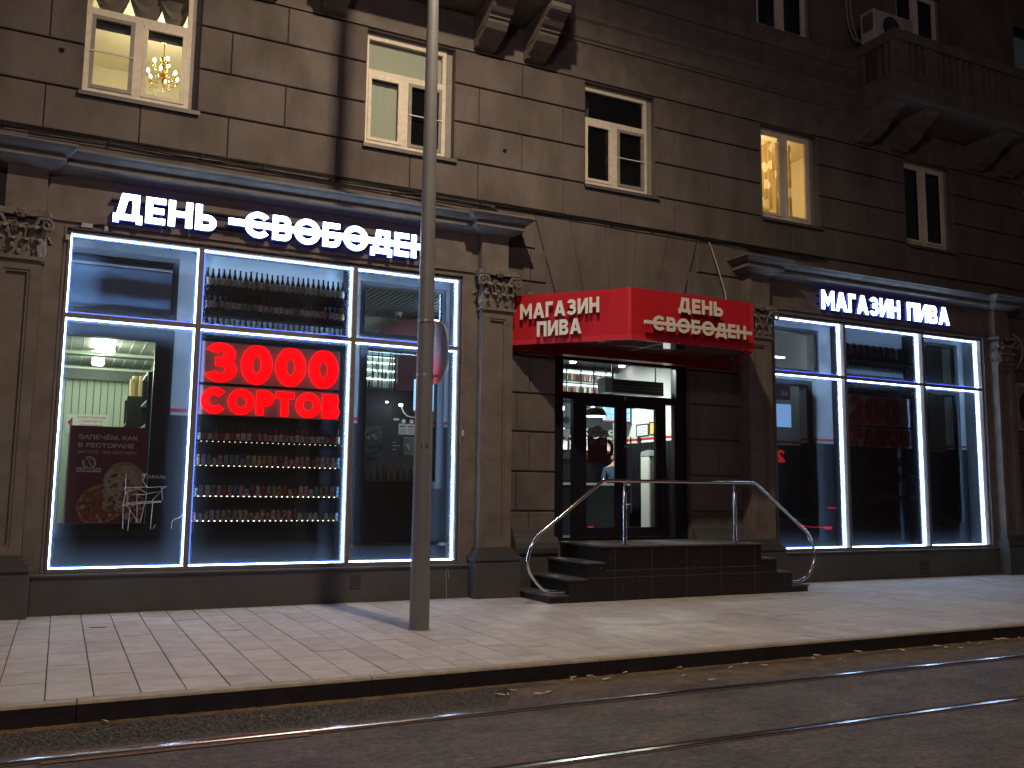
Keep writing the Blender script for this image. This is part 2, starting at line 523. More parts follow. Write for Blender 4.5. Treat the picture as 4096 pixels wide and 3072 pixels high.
def road():
    m = bpy.data.materials.new('asphalt'); m.use_nodes = True
    n, l = m.node_tree.nodes, m.node_tree.links
    b = n['Principled BSDF']; b.inputs['Roughness'].default_value = .62; b.inputs['Specular IOR Level'].default_value = .4
    tc = n.new('ShaderNodeTexCoord')
    mp = n.new('ShaderNodeMapping'); mp.inputs['Scale'].default_value = (.9, 1.35, 1); l.new(tc.outputs['Object'], mp.inputs[0])
    n1 = n.new('ShaderNodeTexNoise'); n1.inputs['Scale'].default_value = 1.7; n1.inputs['Detail'].default_value = 8; n1.inputs['Roughness'].default_value = .7; l.new(mp.outputs[0], n1.inputs['Vector'])
    r1 = n.new('ShaderNodeValToRGB'); r1.color_ramp.elements[0].position = .35; r1.color_ramp.elements[1].position = .68
    r1.color_ramp.elements[0].color = (.064, .052, .042, 1); r1.color_ramp.elements[1].color = (.175, .145, .115, 1); l.new(n1.outputs['Fac'], r1.inputs[0])
    n2 = n.new('ShaderNodeTexNoise'); n2.inputs['Scale'].default_value = 15; n2.inputs['Detail'].default_value = 6; n2.inputs['Roughness'].default_value = .75; l.new(mp.outputs[0], n2.inputs['Vector'])
    r2_ = n.new('ShaderNodeValToRGB'); r2_.color_ramp.elements[0].position = .36; r2_.color_ramp.elements[1].position = .66
    r2_.color_ramp.elements[0].color = (.35, .33, .32, 1); r2_.color_ramp.elements[1].color = (1.5, 1.42, 1.35, 1); l.new(n2.outputs['Fac'], r2_.inputs[0])
    mx = n.new('ShaderNodeMix'); mx.data_type = 'RGBA'; mx.blend_type = 'MULTIPLY'; mx.inputs[0].default_value = 1
    l.new(r1.outputs[0], mx.inputs[6]); l.new(r2_.outputs[0], mx.inputs[7])
    # pale scuffs of mortar and paint
    n3 = n.new('ShaderNodeTexNoise'); n3.inputs['Scale'].default_value = 2.6; n3.inputs['Detail'].default_value = 9; n3.inputs['Roughness'].default_value = .8
    mp3 = n.new('ShaderNodeMapping'); mp3.inputs['Scale'].default_value = (.5, 2.2, 1); l.new(tc.outputs['Object'], mp3.inputs[0]); l.new(mp3.outputs[0], n3.inputs['Vector'])
    r3 = n.new('ShaderNodeValToRGB'); r3.color_ramp.elements[0].position = .62; r3.color_ramp.elements[1].position = .76
    l.new(n3.outputs['Fac'], r3.inputs[0])
    mx2 = n.new('ShaderNodeMix'); mx2.data_type = 'RGBA'; mx2.inputs[7].default_value = (.27, .24, .20, 1)
    l.new(r3.outputs[0], mx2.inputs[0]); l.new(mx.outputs[2], mx2.inputs[6])
    l.new(mx2.outputs[2], b.inputs['Base Color'])
    nb = n.new('ShaderNodeTexNoise'); nb.inputs['Scale'].default_value = 75; nb.inputs['Detail'].default_value = 6; l.new(tc.outputs['Object'], nb.inputs['Vector'])
    ad = n.new('ShaderNodeMath'); ad.operation = 'ADD'; l.new(nb.outputs['Fac'], ad.inputs[0]); l.new(n2.outputs['Fac'], ad.inputs[1])
    bp = n.new('ShaderNodeBump'); bp.inputs['Strength'].default_value = .9; bp.inputs['Distance'].default_value = .02
    l.new(ad.outputs[0], bp.inputs['Height']); l.new(bp.outputs[0], b.inputs['Normal'])
    mb = MB(); mb.add([(-150, -150, -.17), (200, -150, -.17), (200, -5.70, -.17), (-150, -5.70, -.17)], [(0, 1, 2, 3)])
    return mb.build('road', [m], kind='structure')
road()
# sandy dirt swept against the kerb: an uneven sheet
def rough_sheet(name, x0, x1, y_far, y_near, z, step, amp, mats, edge=.05, taper=None, matpick=None):
    mb = MB()
    nx = int((x1 - x0) / step); ny = max(2, int(abs(y_far - y_near) / step))
    idx = {}
    vs = []
    ph = [random.uniform(0, 6.3) for _ in range(6)]
    for i in range(nx + 1):
        x = x0 + (x1 - x0) * i / nx
        wob = edge * (math.sin(x * 2.1 + ph[0]) + .6 * math.sin(x * 5.3 + ph[1]) + .4 * math.sin(x * 13 + ph[2])) + random.uniform(-.3, .3) * edge
        near = y_near + wob
        if taper: near = y_far + (near - y_far) * max(.02, taper(x))
        for j in range(ny + 1):
            t = j / ny
            y = y_far + (near - y_far) * t
            e = min(1, 3.5 * (1 - t))
            vs.append((x, y, z + (random.random() * amp + .002) * e - (0.004 if j == ny else 0)))
    fs = [(i * (ny + 1) + j, i * (ny + 1) + j + 1, (i + 1) * (ny + 1) + j + 1, (i + 1) * (ny + 1) + j) for i in range(nx) for j in range(ny)]
    mb.add(vs, fs)
    if matpick:
        mb.m = [matpick() for _ in fs]
    return mb
dirt = M('gutter_dirt', (.16, .115, .065), .95, var=.45, vscale=7, bump=.6, bscale=60, spec=.1)
rough_sheet('gutter_dirt', -6, 20, -5.735, -5.87, -.172, .03, .006, dirt).build('gutter_dirt', [dirt], kind='structure')
dirt2 = M('pale_dirt', (.14, .112, .085), .95, var=.35, vscale=5, bump=.6, bscale=70, spec=.1)
rough_sheet('track_dirt', 3.3, 17, -5.98, -6.45, -.172, .04, .008, dirt2, .09, lambda x: min(1, (x - 3.3) * .9)).build('track_dirt', [dirt2], kind='structure')
grav = [M('gravel_a', (.050, .042, .037), .8, spec=.4), M('gravel_b', (.085, .070, .058), .8, spec=.4), M('gravel_c', (.033, .029, .028), .75, spec=.5), M('gravel_d', (.16, .13, .095), .85)]
rough_sheet('gravel_strip', -5, 3.9, -5.90, -6.60, -.172, .017, .018, grav, .02, lambda x: min(1, (4.0 - x) * 2.5), lambda: random.choice([0, 0, 0, 1, 1, 2, 2, 0, 1, 3] if random.random() < .3 else [0, 1, 2])).build('gravel_strip', grav, kind='stuff', label='coarse dark gravelly asphalt between the kerb and the near tram rail', cat='gravel')

RAILS = M('rail_steel', (.55, .55, .56), .22, 1.0, var=.1, vscale=3, stretch=(.3, 20, 1))
RUST = M('rail_rust', (.12, .06, .035), .8, var=.4, vscale=12, bump=.3, bscale=50)
GROOVE = M('rail_groove', (.004, .004, .004), .9)
def rail(yc, near, label):
    t = empty('tram_rail', (4, yc, -.17), label, 'rail', 'tram rails set in the asphalt')
    s = -1 if near else 1
    y = lambda a, b: (min(yc + s * a, yc + s * b), max(yc + s * a, yc + s * b))
    MB().prism([(y(-.03, .03)[0], -.19), (y(-.03, .03)[1], -.19), (y(-.03, .03)[1], -.163), (yc + .022, -.158), (yc - .022, -.158), (y(-.03, .03)[0], -.163)], 'x', -40, 90).build('railhead', [RAILS], t)
    a, b = y(.03, .072); MB().box(-40, 90, a, b, -.2, -.166).build('groove', [GROOVE], t)
    a, b = y(.072, .10); MB().box(-40, 90, a, b, -.2, -.163).build('guard_lip', [RUST], t)
    a, b = y(-.05, -.03); MB().box(-40, 90, a, b, -.2, -.165).build('outer_lip', [RUST], t)
    return t
r1t = rail(-6.69, True, 'shiny tram rail nearer the kerb, catching red and blue light')
rail(-8.21, False, 'tram rail farther from the kerb, dark groove along its far side')
# riveted tie plates beside the near rail
mb = MB()
for x in [i * .055 for i in range(0, 33)]:
    mb.box(.0 + x, .045 + x, -6.645, -6.60, -.19, -.160)
    mb.box(.0 + x, .045 + x, -6.84, -6.80, -.19, -.162)
mb.box(0, 1.83, -6.645, -6.60, -.2, -.164); mb.box(0, 1.83, -6.84, -6.80, -.2, -.165)
mb.build('joint_plate', [M('plate_rust', (.20, .10, .065), .75, var=.3, vscale=10)], r1t)

butts = [(4.72, -5.77), (4.65, -5.87), (4.92, -5.76), (4.92, -5.84), (4.98, -5.98), (5.34, -5.77), (6.03, -5.77), (5.81, -6.14), (5.94, -6.42), (6.55, -5.97), (6.84, -5.86), (4.17, -6.27), (4.05, -6.31), (3.9, -6.07), (6.96, -6.03), (7.98, -5.77), (7.8, -5.9), (8.64, -5.77), (8.03, -6.07), (9.09, -5.84), (9.22, -5.91), (9.88, -5.86), (9.91, -5.97), (10.06, -6.06), (10.52, -5.82), (10.54, -5.96), (11.11, -5.79), (11.23, -5.80), (11.5, -5.82), (3.71, -6.2), (3.78, -6.22), (.44, -5.82)]
mb = MB(); mb.tube([(-.028, 0, .006), (.012, 0, .006)], .0055, 7, 0); mb.tube([(.012, 0, .006), (.034, 0, .006)], .0057, 7, 1)
bme = mb.mesh('cigarette_butt', [M('butt_paper', (.75, .70, .60), .8), M('butt_filter', (.55, .36, .14), .8)])
for i, (x, y) in enumerate(butts):
    o = put('cigarette_butt', bme, (x, y, -.158), None, 'discarded pale cigarette butt lying in the dirt by the kerb and rail', 'cigarette butt', 'cigarette butts littering the gutter')
    o.rotation_euler = (0, random.uniform(-.1, .1), random.uniform(0, 6.3)); s = random.uniform(1.0, 1.7); o.scale = (s, s, s)

# ================================================================== the apartment building
B = empty('apartment_building', (9.0, 2.0, 0), 'brown stuccoed apartment block with a bottle shop on its ground floor', 'building')
PITCH, C0 = 4.195, .71
CW = [C0 + PITCH * k for k in range(-1, 6)]
ROWZ = [6.69, 7.35, 8.035, 8.73, 9.36]
win_holes = [(c - .79, c + .79, 7.35, 9.34) for c in CW]
up_holes = [(c - .78, c + .78, 11.45, 13.6) for c in CW]
SH1 = (-.13, 5.85, .545, 5.28); SH2 = (12.62, 18.91, .60, 5.34); DOOR = (7.70, 10.62, .86, 4.20)
mb = MB()
wall_holes(mb, -14, 34, -.1, 16, win_holes + up_holes + [SH1, SH2, DOOR], .045, .40)
mb.build('wall', [STONE], B)
# rusticated courses: one bevelled stone per block
def course(mb, z0, z1, joints, cuts, x0, x1):
    g, gz = .006, .014
    edges = sorted([x0, x1] + [j for j in joints if x0 + .05 < j < x1 - .05])
    for a, b in zip(edges[:-1], edges[1:]):
        segs = [(a, b)]
        for c0, c1 in cuts:
            ns = []
            for p, q in segs:
                if c1 <= p or c0 >= q: ns.append((p, q)); continue
                if p < c0 - .02: ns.append((p, c0))
                if q > c1 + .02: ns.append((c1, q))
            segs = ns
        for p, q in segs:
            j = random.uniform(-.002, .002)
            ga = 0 if any(abs(p - c[1]) < 1e-6 for c in cuts) else g
            gb = 0 if any(abs(q - c[0]) < 1e-6 for c in cuts) else g
            mb.block(p + ga, q - gb, j, .046, z0 + gz, z1 - gz, .011)
mb = MB()
wcuts = [(h[0], h[1]) for h in win_holes]
mid = [c + PITCH / 2 for c in CW]
side = [c + s * 1.25 for c in CW for s in (-1, 1)]
course(mb, 6.69, 7.35, CW + side, [], -6, 30)
course(mb, 7.35, 8.035, mid, wcuts, -6, 30)
course(mb, 8.035, 8.73, side, wcuts, -6, 30)
course(mb, 8.73, 9.36, mid, wcuts, -6, 30)
# wall between the two shops
DZ = [.62, 1.38, 2.05, 2.735, 3.40, 4.06, 4.72, 5.375, 5.98, 6.69]
dcut = [(DOOR[0], DOOR[1])]
for k in range(len(DZ) - 1):
    z0, z1 = DZ[k], DZ[k + 1]
    if z0 >= 4.7:
        vl, vr = ((7.62, 10.5) if z0 < 5.3 else ((7.50, 10.62) if z0 < 5.9 else (7.28, 10.84)))
        course(mb, z0, z1, [7.2] if k % 2 else [], [(vl, vr)], 6.5, 12.1)
    else:
        course(mb, z0, z1, [7.2, 11.3] if k % 2 == 0 else [6.95, 11.75], dcut, 6.5, 12.1)
for k in range(len(DZ) - 1):
    course(mb, DZ[k], DZ[k + 1], [19.9 + 1.3 * q + (.6 if k % 2 else 0) for q in range(9)], [], 19.2, 30)
    course(mb, DZ[k], DZ[k + 1], [-1.9 - 1.3 * q - (.6 if k % 2 else 0) for q in range(6)], [], -9, -.7)
mb.build('wall_stone', [STONE], B)
# flat arch of wedge stones above the entrance
tops = [7.25, 7.97, 8.73, 9.47, 10.17, 10.87]; bots = [7.70, 8.30, 8.87, 9.31, 9.88, 10.42]
mb = MB()
for i in range(5):
    def xx(k, z): return bots[k] + (tops[k] - bots[k]) * (z - 5.2) / (6.66 - 5.2)
    q = []
    for k, z, d in ((i, 4.74, .006), (i + 1, 4.74, -.006), (i + 1, 6.67, -.006), (i, 6.67, .006)):
        q.append((xx(k, z) + d, z))
    cx, cz = sum(p[0] for p in q) / 4, sum(p[1] for p in q) / 4
    j = random.uniform(-.004, .003)
    inn = [(cx + (p[0] - cx) * .97, cz + (p[1] - cz) * .992) for p in q]
    vs = [(p[0], j, p[1]) for p in inn] + [(p[0], j + .012, p[1]) for p in q] + [(p[0], .046, p[1]) for p in q]
    fs = [(0, 1, 2, 3)] + [(a, a + 4, (a + 1) % 4 + 4, (a + 1) % 4) for a in range(4)] + [(a + 4, a + 8, (a + 1) % 4 + 8, (a + 1) % 4 + 4) for a in range(4)]
    mb.add(vs, fs)
mb.build('voussoir', [STONE], B)
# string courses over the first floor
mb = MB()
mb.box(-14, 34, .0, .046, 9.37, 10.07)
mb.prism([(.046, 10.07), (-.03, 10.07), (-.03, 10.12), (-.06, 10.14), (-.06, 10.46), (-.10, 10.50), (-.12, 10.56), (-.02, 10.585), (.046, 10.585)], 'x', -14, 34)
mb.box(-14, 34, -.01, .046, 10.586, 11.10)
mb.prism([(.046, 11.10), (-.04, 11.10), (-.08, 11.16), (-.08, 11.38), (-.13, 11.42), (-.11, 11.45), (.046, 11.46)], 'x', -14, 34)
mb.build('string_course', [TRIM], B)

# ---- windows of the flats
def flat_window(c, style, z0=7.35, z1=9.34):
    fr = MB()
    x0, x1 = c - .785, c + .67
    y0, y1 = .14, .22
    zb, zt = z0 + .05, z1 - .05
    zt2 = 8.60
    cm = c - .07
    if z0 > 9: zt2 = z0 + 1.3
    if style in ('lit', 'pale', 'dark'):
        ring(fr, x0, x1, zb, zt, .065, y0, y1)
        fr.box(x0 + .065, x1 - .065, y0 - .004, y1, zt2, zt2 + .10)
        fr.box(cm - .06, cm + .06, y0 - .002, y1, zb + .065, zt2)
        ztl = zt2
    else:
        ring(fr, x0, x1, zb, zt, .055, y0, y1)
        fr.box(cm - .075, cm + .075, y0 - .002, y1, zb + .055, zt - .055)
        ztl = zt - .055
    w = fr.build('window', [WPAINT], B)
    # opening leaves
    for s in (-1, 1):
        a, b = (x0 + .065, cm - .06) if s < 0 else (cm + .06, x1 - .065)
        mb = MB(); ring(mb, a + .004, b - .004, zb + .069, ztl - .004, .055, y0 - .012, y0 + .03)
        dark = (style == 'lit' and s < 0) or (style in ('pale', 'dark') and s > 0)
        mb.build('sash', [GREYSASH if dark else WPAINT], w)
        if dark:
            MB().box(a + .0, b, y0 - .03, y0 - .0125, (zb + ztl) / 2 + .02, (zb + ztl) / 2 + .038).build('glazing_bar', [WPAINT], w)
    pane('pane', x0 + .02, x1 - .02, zb + .02, zt - .02, .195, GLASS2, w)
    MB().box(x1, c + .79, y0 + .02, .30, z0, z1).build('jamb', [GREYSASH], w)
    # metal sill and lintel lip
    mb = MB(); mb.prism([(-.055, z0 - .075), (-.05, z0 - .012), (.14, z0 + .022), (.14, z0 - .0), (-.045, z0 - .03)], 'x', c - .83, c + .83)
    mb.build('sill', [M('sill_tin', (.13, .125, .125), .5, .3)], w)
    MB().box(x0, x1, .13, .30, zt + .0005, z1 + .03).build('head_strip', [GREYSASH], w)
    # room behind
    rm = MB()
    X0, X1, Y0, Y1, Z0, Z1 = c - 1.9, c + 1.9, .41, 4.2, z0 - .7, z1 + .25
    wallc = {'lit': M('cream_room', (.70, .65, .50), .8), 'gold': M('gold_room', (.72, .60, .36), .8)}.get(style, M('dark_room', (.06, .06, .06), .9))
    rm.add([(X0, Y0, Z0), (X1, Y0, Z0), (X1, Y1, Z0), (X0, Y1, Z0), (X0, Y0, Z1), (X1, Y0, Z1), (X1, Y1, Z1), (X0, Y1, Z1)], [(0, 1, 2, 3), (7, 6, 5, 4), (1, 5, 6, 2), (2, 6, 7, 3), (3, 7, 4, 0)])
    rm.build('room', [wallc], w)
    return w

def cloth(mb, x0, x1, z0, z1, y, waves, amp, m=0):
    n = waves * 6
    vs = []
    for i in range(n + 1):
        t = i / n
        x = x0 + (x1 - x0) * t
        yy = y + amp * math.sin(t * waves * 2 * math.pi)
        vs += [(x, yy, z0), (x, yy + .0, z1)]
    mb.add(vs, [(2 * i, 2 * i + 2, 2 * i + 3, 2 * i + 1) for i in range(n)], m)

# window with the chandelier
c = CW[1]
w1 = flat_window(c, 'lit')
mb = MB(); mb.box(c - .66, c - .1, .24, .27, 8.44, 8.60); mb.box(c + .06, c + .62, .24, .27, 8.44, 8.60)
mb.build('blind', [M('roller_blind', (.12, .13, .12), .8)], w1)
sw = MB()
for a, b, d in ((c - .76, c - .18, .50), (c - .26, c + .30, .50), (c + .18, c + .66, .50), (c - .76, c - .5, .30)):
    n = 14
    vs = []
    for i in range(n + 1):
        t = i / n; x = a + (b - a) * t
        sag = d * (1 - (2 * t - 1) ** 2) + .06
        for j in range(6):
            q = j / 5
            vs.append((x, .34 + .03 * math.sin(q * 16 + t * 3) - .02 * (a > c - .1), 9.26 - sag * q * 1.15))
    sw.add(vs, [(i * 6 + j, i * 6 + j + 1, (i + 1) * 6 + j + 1, (i + 1) * 6 + j) for i in range(n) for j in range(5)])
sw.build('curtain', [M('swag_cloth', (.22, .18, .14), .8)], w1, smooth=True)
lamp('chandelier_light', 'POINT', (c + .37, 1.9, 8.75), 95, (1.0, .86, .56), .16)

# pale-blinded window
c = CW[2]
w2 = flat_window(c, 'pale')
mb = MB(); mb.box(c - .74, c + .64, .232, .240, 8.69, 9.28); cloth(mb, c - .74, c - .05, 7.42, 8.62, .238, 4, .004)
mb.build('blind', [M('green_blind', (.46, .50, .38), .7)], w2)
# dark window
c = CW[3]
w3 = flat_window(c, 'dark')
mb = MB(); cloth(mb, c - .62, c - .42, 7.42, 9.25, .5, 3, .02); mb.build('curtain', [M('dim_cloth', (.10, .11, .11), .8)], w3, smooth=True)
# golden window with patterned curtains
c = CW[4]
w4 = flat_window(c, 'gold')
def petals():
    m = bpy.data.materials.new('patterned_curtain'); m.use_nodes = True
    n, l = m.node_tree.nodes, m.node_tree.links
    b = n['Principled BSDF']; b.inputs['Roughness'].default_value = .8
    tc = n.new('ShaderNodeTexCoord'); v = n.new('ShaderNodeTexVoronoi'); v.inputs['Scale'].default_value = 4.2
    mp = n.new('ShaderNodeMapping'); mp.inputs['Scale'].default_value = (1.3, 1, .8); mp.inputs['Rotation'].default_value = (0, .6, 0)
    l.new(tc.outputs['Object'], mp.inputs[0]); l.new(mp.outputs[0], v.inputs['Vector'])
    r = n.new('ShaderNodeValToRGB'); r.color_ramp.interpolation = 'CONSTANT'
    r.color_ramp.elements[0].color = (.85, .70, .42, 1); r.color_ramp.elements[1].color = (.50, .33, .13, 1); r.color_ramp.elements[1].position = .42
    l.new(v.outputs['Distance'], r.inputs[0]); l.new(r.outputs[0], b.inputs['Base Color'])
    tl = n.new('ShaderNodeBsdfTranslucent'); l.new(r.outputs[0], tl.inputs[0])
    mx = n.new('ShaderNodeMixShader'); mx.inputs[0].default_value = .6
    l.new(b.outputs[0], mx.inputs[1]); l.new(tl.outputs[0], mx.inputs[2]); l.new(mx.outputs[0], n['Material Output'].inputs[0])
    return m
PET = petals()
mb = MB(); cloth(mb, c - .62, c - .04, 7.55, 9.26, .50, 5, .022); mb.build('curtain', [PET], w4, smooth=True)
mb = MB(); cloth(mb, c + .06, c + .52, 7.48, 9.26, .52, 5, .022); mb.build('curtain', [PET], w4, smooth=True)
mb = MB()
for i in range(9):
    x = c + .10 + .05 * i; h = random.uniform(.06, .22)
    mb.tube([(x, .36, 7.42), (x + random.uniform(-.03, .03), .36, 7.42 + h)], [.012, .004], 5)
for i in range(4): mb.ball((c - .45 + .09 * i, .36, 7.46), .035, 6)
mb.build('houseplant', [M('plant_dark', (.05, .06, .03), .8)], w4)
lamp('flat_light', 'POINT', (c - .2, 1.5, 8.75), 85, (1.0, .80, .48), .15)
flat_window(CW[5], 'two'); flat_window(CW[0], 'dark'); flat_window(CW[6], 'two')
for k in (3, 4, 5): flat_window(CW[k], 'two', 11.45, 13.6)

# ---- balconies on carved brackets
def bracket_mesh(mb, xa, xb):
    prof = [(0, 9.42), (-.16, 9.42), (-.20, 9.47), (-.36, 9.50), (-.52, 9.58), (-.60, 9.66), (-.62, 9.72), (-.66, 9.72), (-.67, 9.76), (-.74, 9.78), (-.82, 9.84), (-.85, 9.89), (-.89, 9.885), (-.91, 9.92), (-.93, 9.905), (-.96, 9.93), (-1.02, 9.93), (-1.06, 9.97), (-1.06, 10.06), (0, 10.06)]
    mb.prism(prof, 'x', xa, xb)
    for x in (xa - .012, xb):
        mb.prism([(-.10, 9.60), (-.42, 9.64), (-.70, 9.86), (-.98, 9.98), (-.98, 10.03), (-.10, 10.03)], 'x', x, x + .012)
def balcony(xl, xr, bxs):
    sl = MB()
    sl.prism([(0, 10.06), (-1.08, 10.06), (-1.16, 10.10), (-1.18, 10.16), (-1.18, 10.34), (-1.22, 10.37), (-1.22, 10.44), (-1.16, 10.47), (0, 10.47)], 'x', xl, xr)
    b = sl.build('balcony', [TRIM], B)
    for x in bxs:
        mb = MB(); bracket_mesh(mb, x - .195, x + .195); mb.build('bracket', [TRIM], b)
    mb = MB()
    yf = -1.10
    # plinth rail, top rail, piers and slender balusters on three sides
    mb.box(xl + .02, xr - .02, yf - .06, yf + .08, 10.471, 10.60); mb.box(xl + .02, xl + .16, yf + .08, .0, 10.471, 10.60); mb.box(xr - .16, xr - .02, yf + .08, .0, 10.471, 10.60)
    mb.box(xl - .02, xr + .02, yf - .10, yf + .12, 11.30, 11.52); mb.box(xl - .02, xl + .20, yf + .12, .0, 11.30, 11.52); mb.box(xr - .20, xr + .02, yf + .12, .0, 11.30, 11.52)
    def bal(x, y): mb.box(x - .055, x + .055, y - .05, y + .05, 10.601, 11.299)
    for a, b2 in ((xl + .02, xl + .42), (xr - .42, xr - .02), (xl + 1.05, xl + 1.30), (xr - 1.30, xr - 1.05), ((xl + xr) / 2 - .14, (xl + xr) / 2 + .14)):
        mb.box(a, b2, yf - .07, yf + .09, 10.602, 11.298)
    x = xl + .56
    while x < xr - .5:
        bal(x, yf); x += .215
    for s in (xl + .09, xr - .09):
        for y in (-.90, -.69, -.48, -.27): bal(s, y)
        mb.box(s - .07, s + .07, -.15, 0.0, 10.601, 11.299)
    mb.build('balustrade', [TRIM], b)
    return b
balcony(2.20, 7.42, [2.42, 3.50, 6.22, 7.20])
balcony(15.17, 20.3, [15.38, 16.45, 19.0, 20.08])

# ---- shop front surround: frieze, jambs, pilasters, entablature
def shopfront(xc, half, dz, b0, b1, pl0, pl1):
    """xc centre, half = half width of opening, (b0,b1) frieze block right of centre, dz = rise of the street"""
    x0, x1 = xc - half, xc + half
    z_op = 5.28 + dz
    su = MB()
    wall_holes(su, xc - b0 - .05, xc + b0 + .05, .0, 6.34, [(x0, x1, .545 + dz, z_op)], -.11, .044)
    s = su.build('shopfront', [TRIM], B)
    # thin moulding round the opening
    mb = MB(); ring(mb, x0 - .035, x1 + .035, .545 + dz, z_op + .04, .03, -.125, -.105)
    mb.box(x0 - .25, x1 + .25, -.14, -.105, z_op + .09, z_op + .14)
    mb.build('opening_moulding', [TRIM], s)
    # frieze blocks above the pilasters
    for sg in (-1, 1):
        a, b = sorted((xc + sg * b0, xc + sg * b1)); MB().box(a, b, -.28, -.0, 5.40, 6.30).build('frieze_block', [TRIM], s)
    # cornice: plain run, two forward breaks, mitred ends
    P_ = [(0, 6.02), (.05, 6.03), (.09, 6.05), (.19, 6.105), (.215, 6.11), (.215, 6.165), (.19, 6.175), (.20, 6.195), (.25, 6.21), (.30, 6.25), (.325, 6.285), (.35, 6.29), (.35, 6.315)]
    def path(inset):
        A = xc - b1 - inset; Bq = xc - b0 + inset; Cq = xc + b0 - inset; D = xc + b1 + inset
        yb, ym = -.28 - inset, -.11 - inset
        return [(A, .0), (A, yb), (Bq, yb), (Bq, ym), (Cq, ym), (Cq, yb), (D, yb), (D, .0)]
    rows = [[(x, y, z) for x, y in path(p)] for p, z in P_]
    rows.append([(x, y, 6.345) for x, y in path(.0)])
    mb = MB(); vs = [v for r_0 in rows for v in r_0]; k = 8
    mb.add(vs, [(i * k + j, i * k + j + 1, (i + 1) * k + j + 1, (i + 1) * k + j) for i in range(len(rows) - 1) for j in range(k - 1)])
    mb.build('cornice', [CORN], s)
    # plinth and sloping sill
    mb = MB()
    mb.block(xc - b0 + .06, xc + b0 - .06, -.19, -.111, -.02, .50 + dz, .006)
    mb.build('plinth', [PLINTH], s)
    MB().prism([(-.215, .50 + dz), (-.215, .525 + dz), (-.03, .556 + dz), (.04, .556 + dz), (.04, .50 + dz)], 'x', x0 - .22, x1 + .22).build('sill', [PLINTH], s)
    for sg in (-1, 1):
        a, b = sorted((xc + sg * pl0, xc + sg * pl1))
        pilaster(a, b, dz, s)
    return s

def spiral(cx, cz, r0, turns, a0, sgn, y, n=22):
    pts = []
    for i in range(n + 1):
        t = i / n
        a = a0 + sgn * turns * 2 * math.pi * t
        r = r0 * (1 - .82 * t)
        pts.append((cx + r * math.cos(a), y - .05 * t, cz + r * math.sin(a)))
    return pts

def leaf(mb, base, out, width, height, lean, curl=.35):
    """a curling acanthus lobe: base point, outward unit vector (x,y)"""
    ox, oy = out
    tx, ty = -oy, ox
    n = 7
    L, Rr, Mid, Bk = [], [], [], []
    for i in range(n + 1):
        t = i / n
        zz = height * math.sin(min(1, t / (1 - curl * .6)) * math.pi / 2) - (height * curl * max(0, t - .72) * 2.0)
        o = lean * (t ** 2.2)
        w = width * (.75 + .35 * math.sin(t * 9.4)) * math.sqrt(max(0.02, 1 - t ** 3)) * .5
        c0 = Vector((base[0] + ox * o, base[1] + oy * o, base[2] + zz))
        L.append(c0 + Vector((tx, ty, 0)) * w); Rr.append(c0 - Vector((tx, ty, 0)) * w)
        Mid.append(c0 + Vector((ox, oy, 0)) * (.022 + .01 * t)); Bk.append(c0 - Vector((ox, oy, 0)) * .015)
    vs = []
    for a, b, c, d in zip(L, Mid, Rr, Bk): vs += [a, b, c, d]
    fs = []
    for i in range(n):
        for j in range(4):
            fs.append((4 * i + j, 4 * i + (j + 1) % 4, 4 * i + 4 + (j + 1) % 4, 4 * i + 4 + j))
    fs += [(3, 2, 1, 0), (4 * n, 4 * n + 1, 4 * n + 2, 4 * n + 3)]
    mb.add(vs, fs)

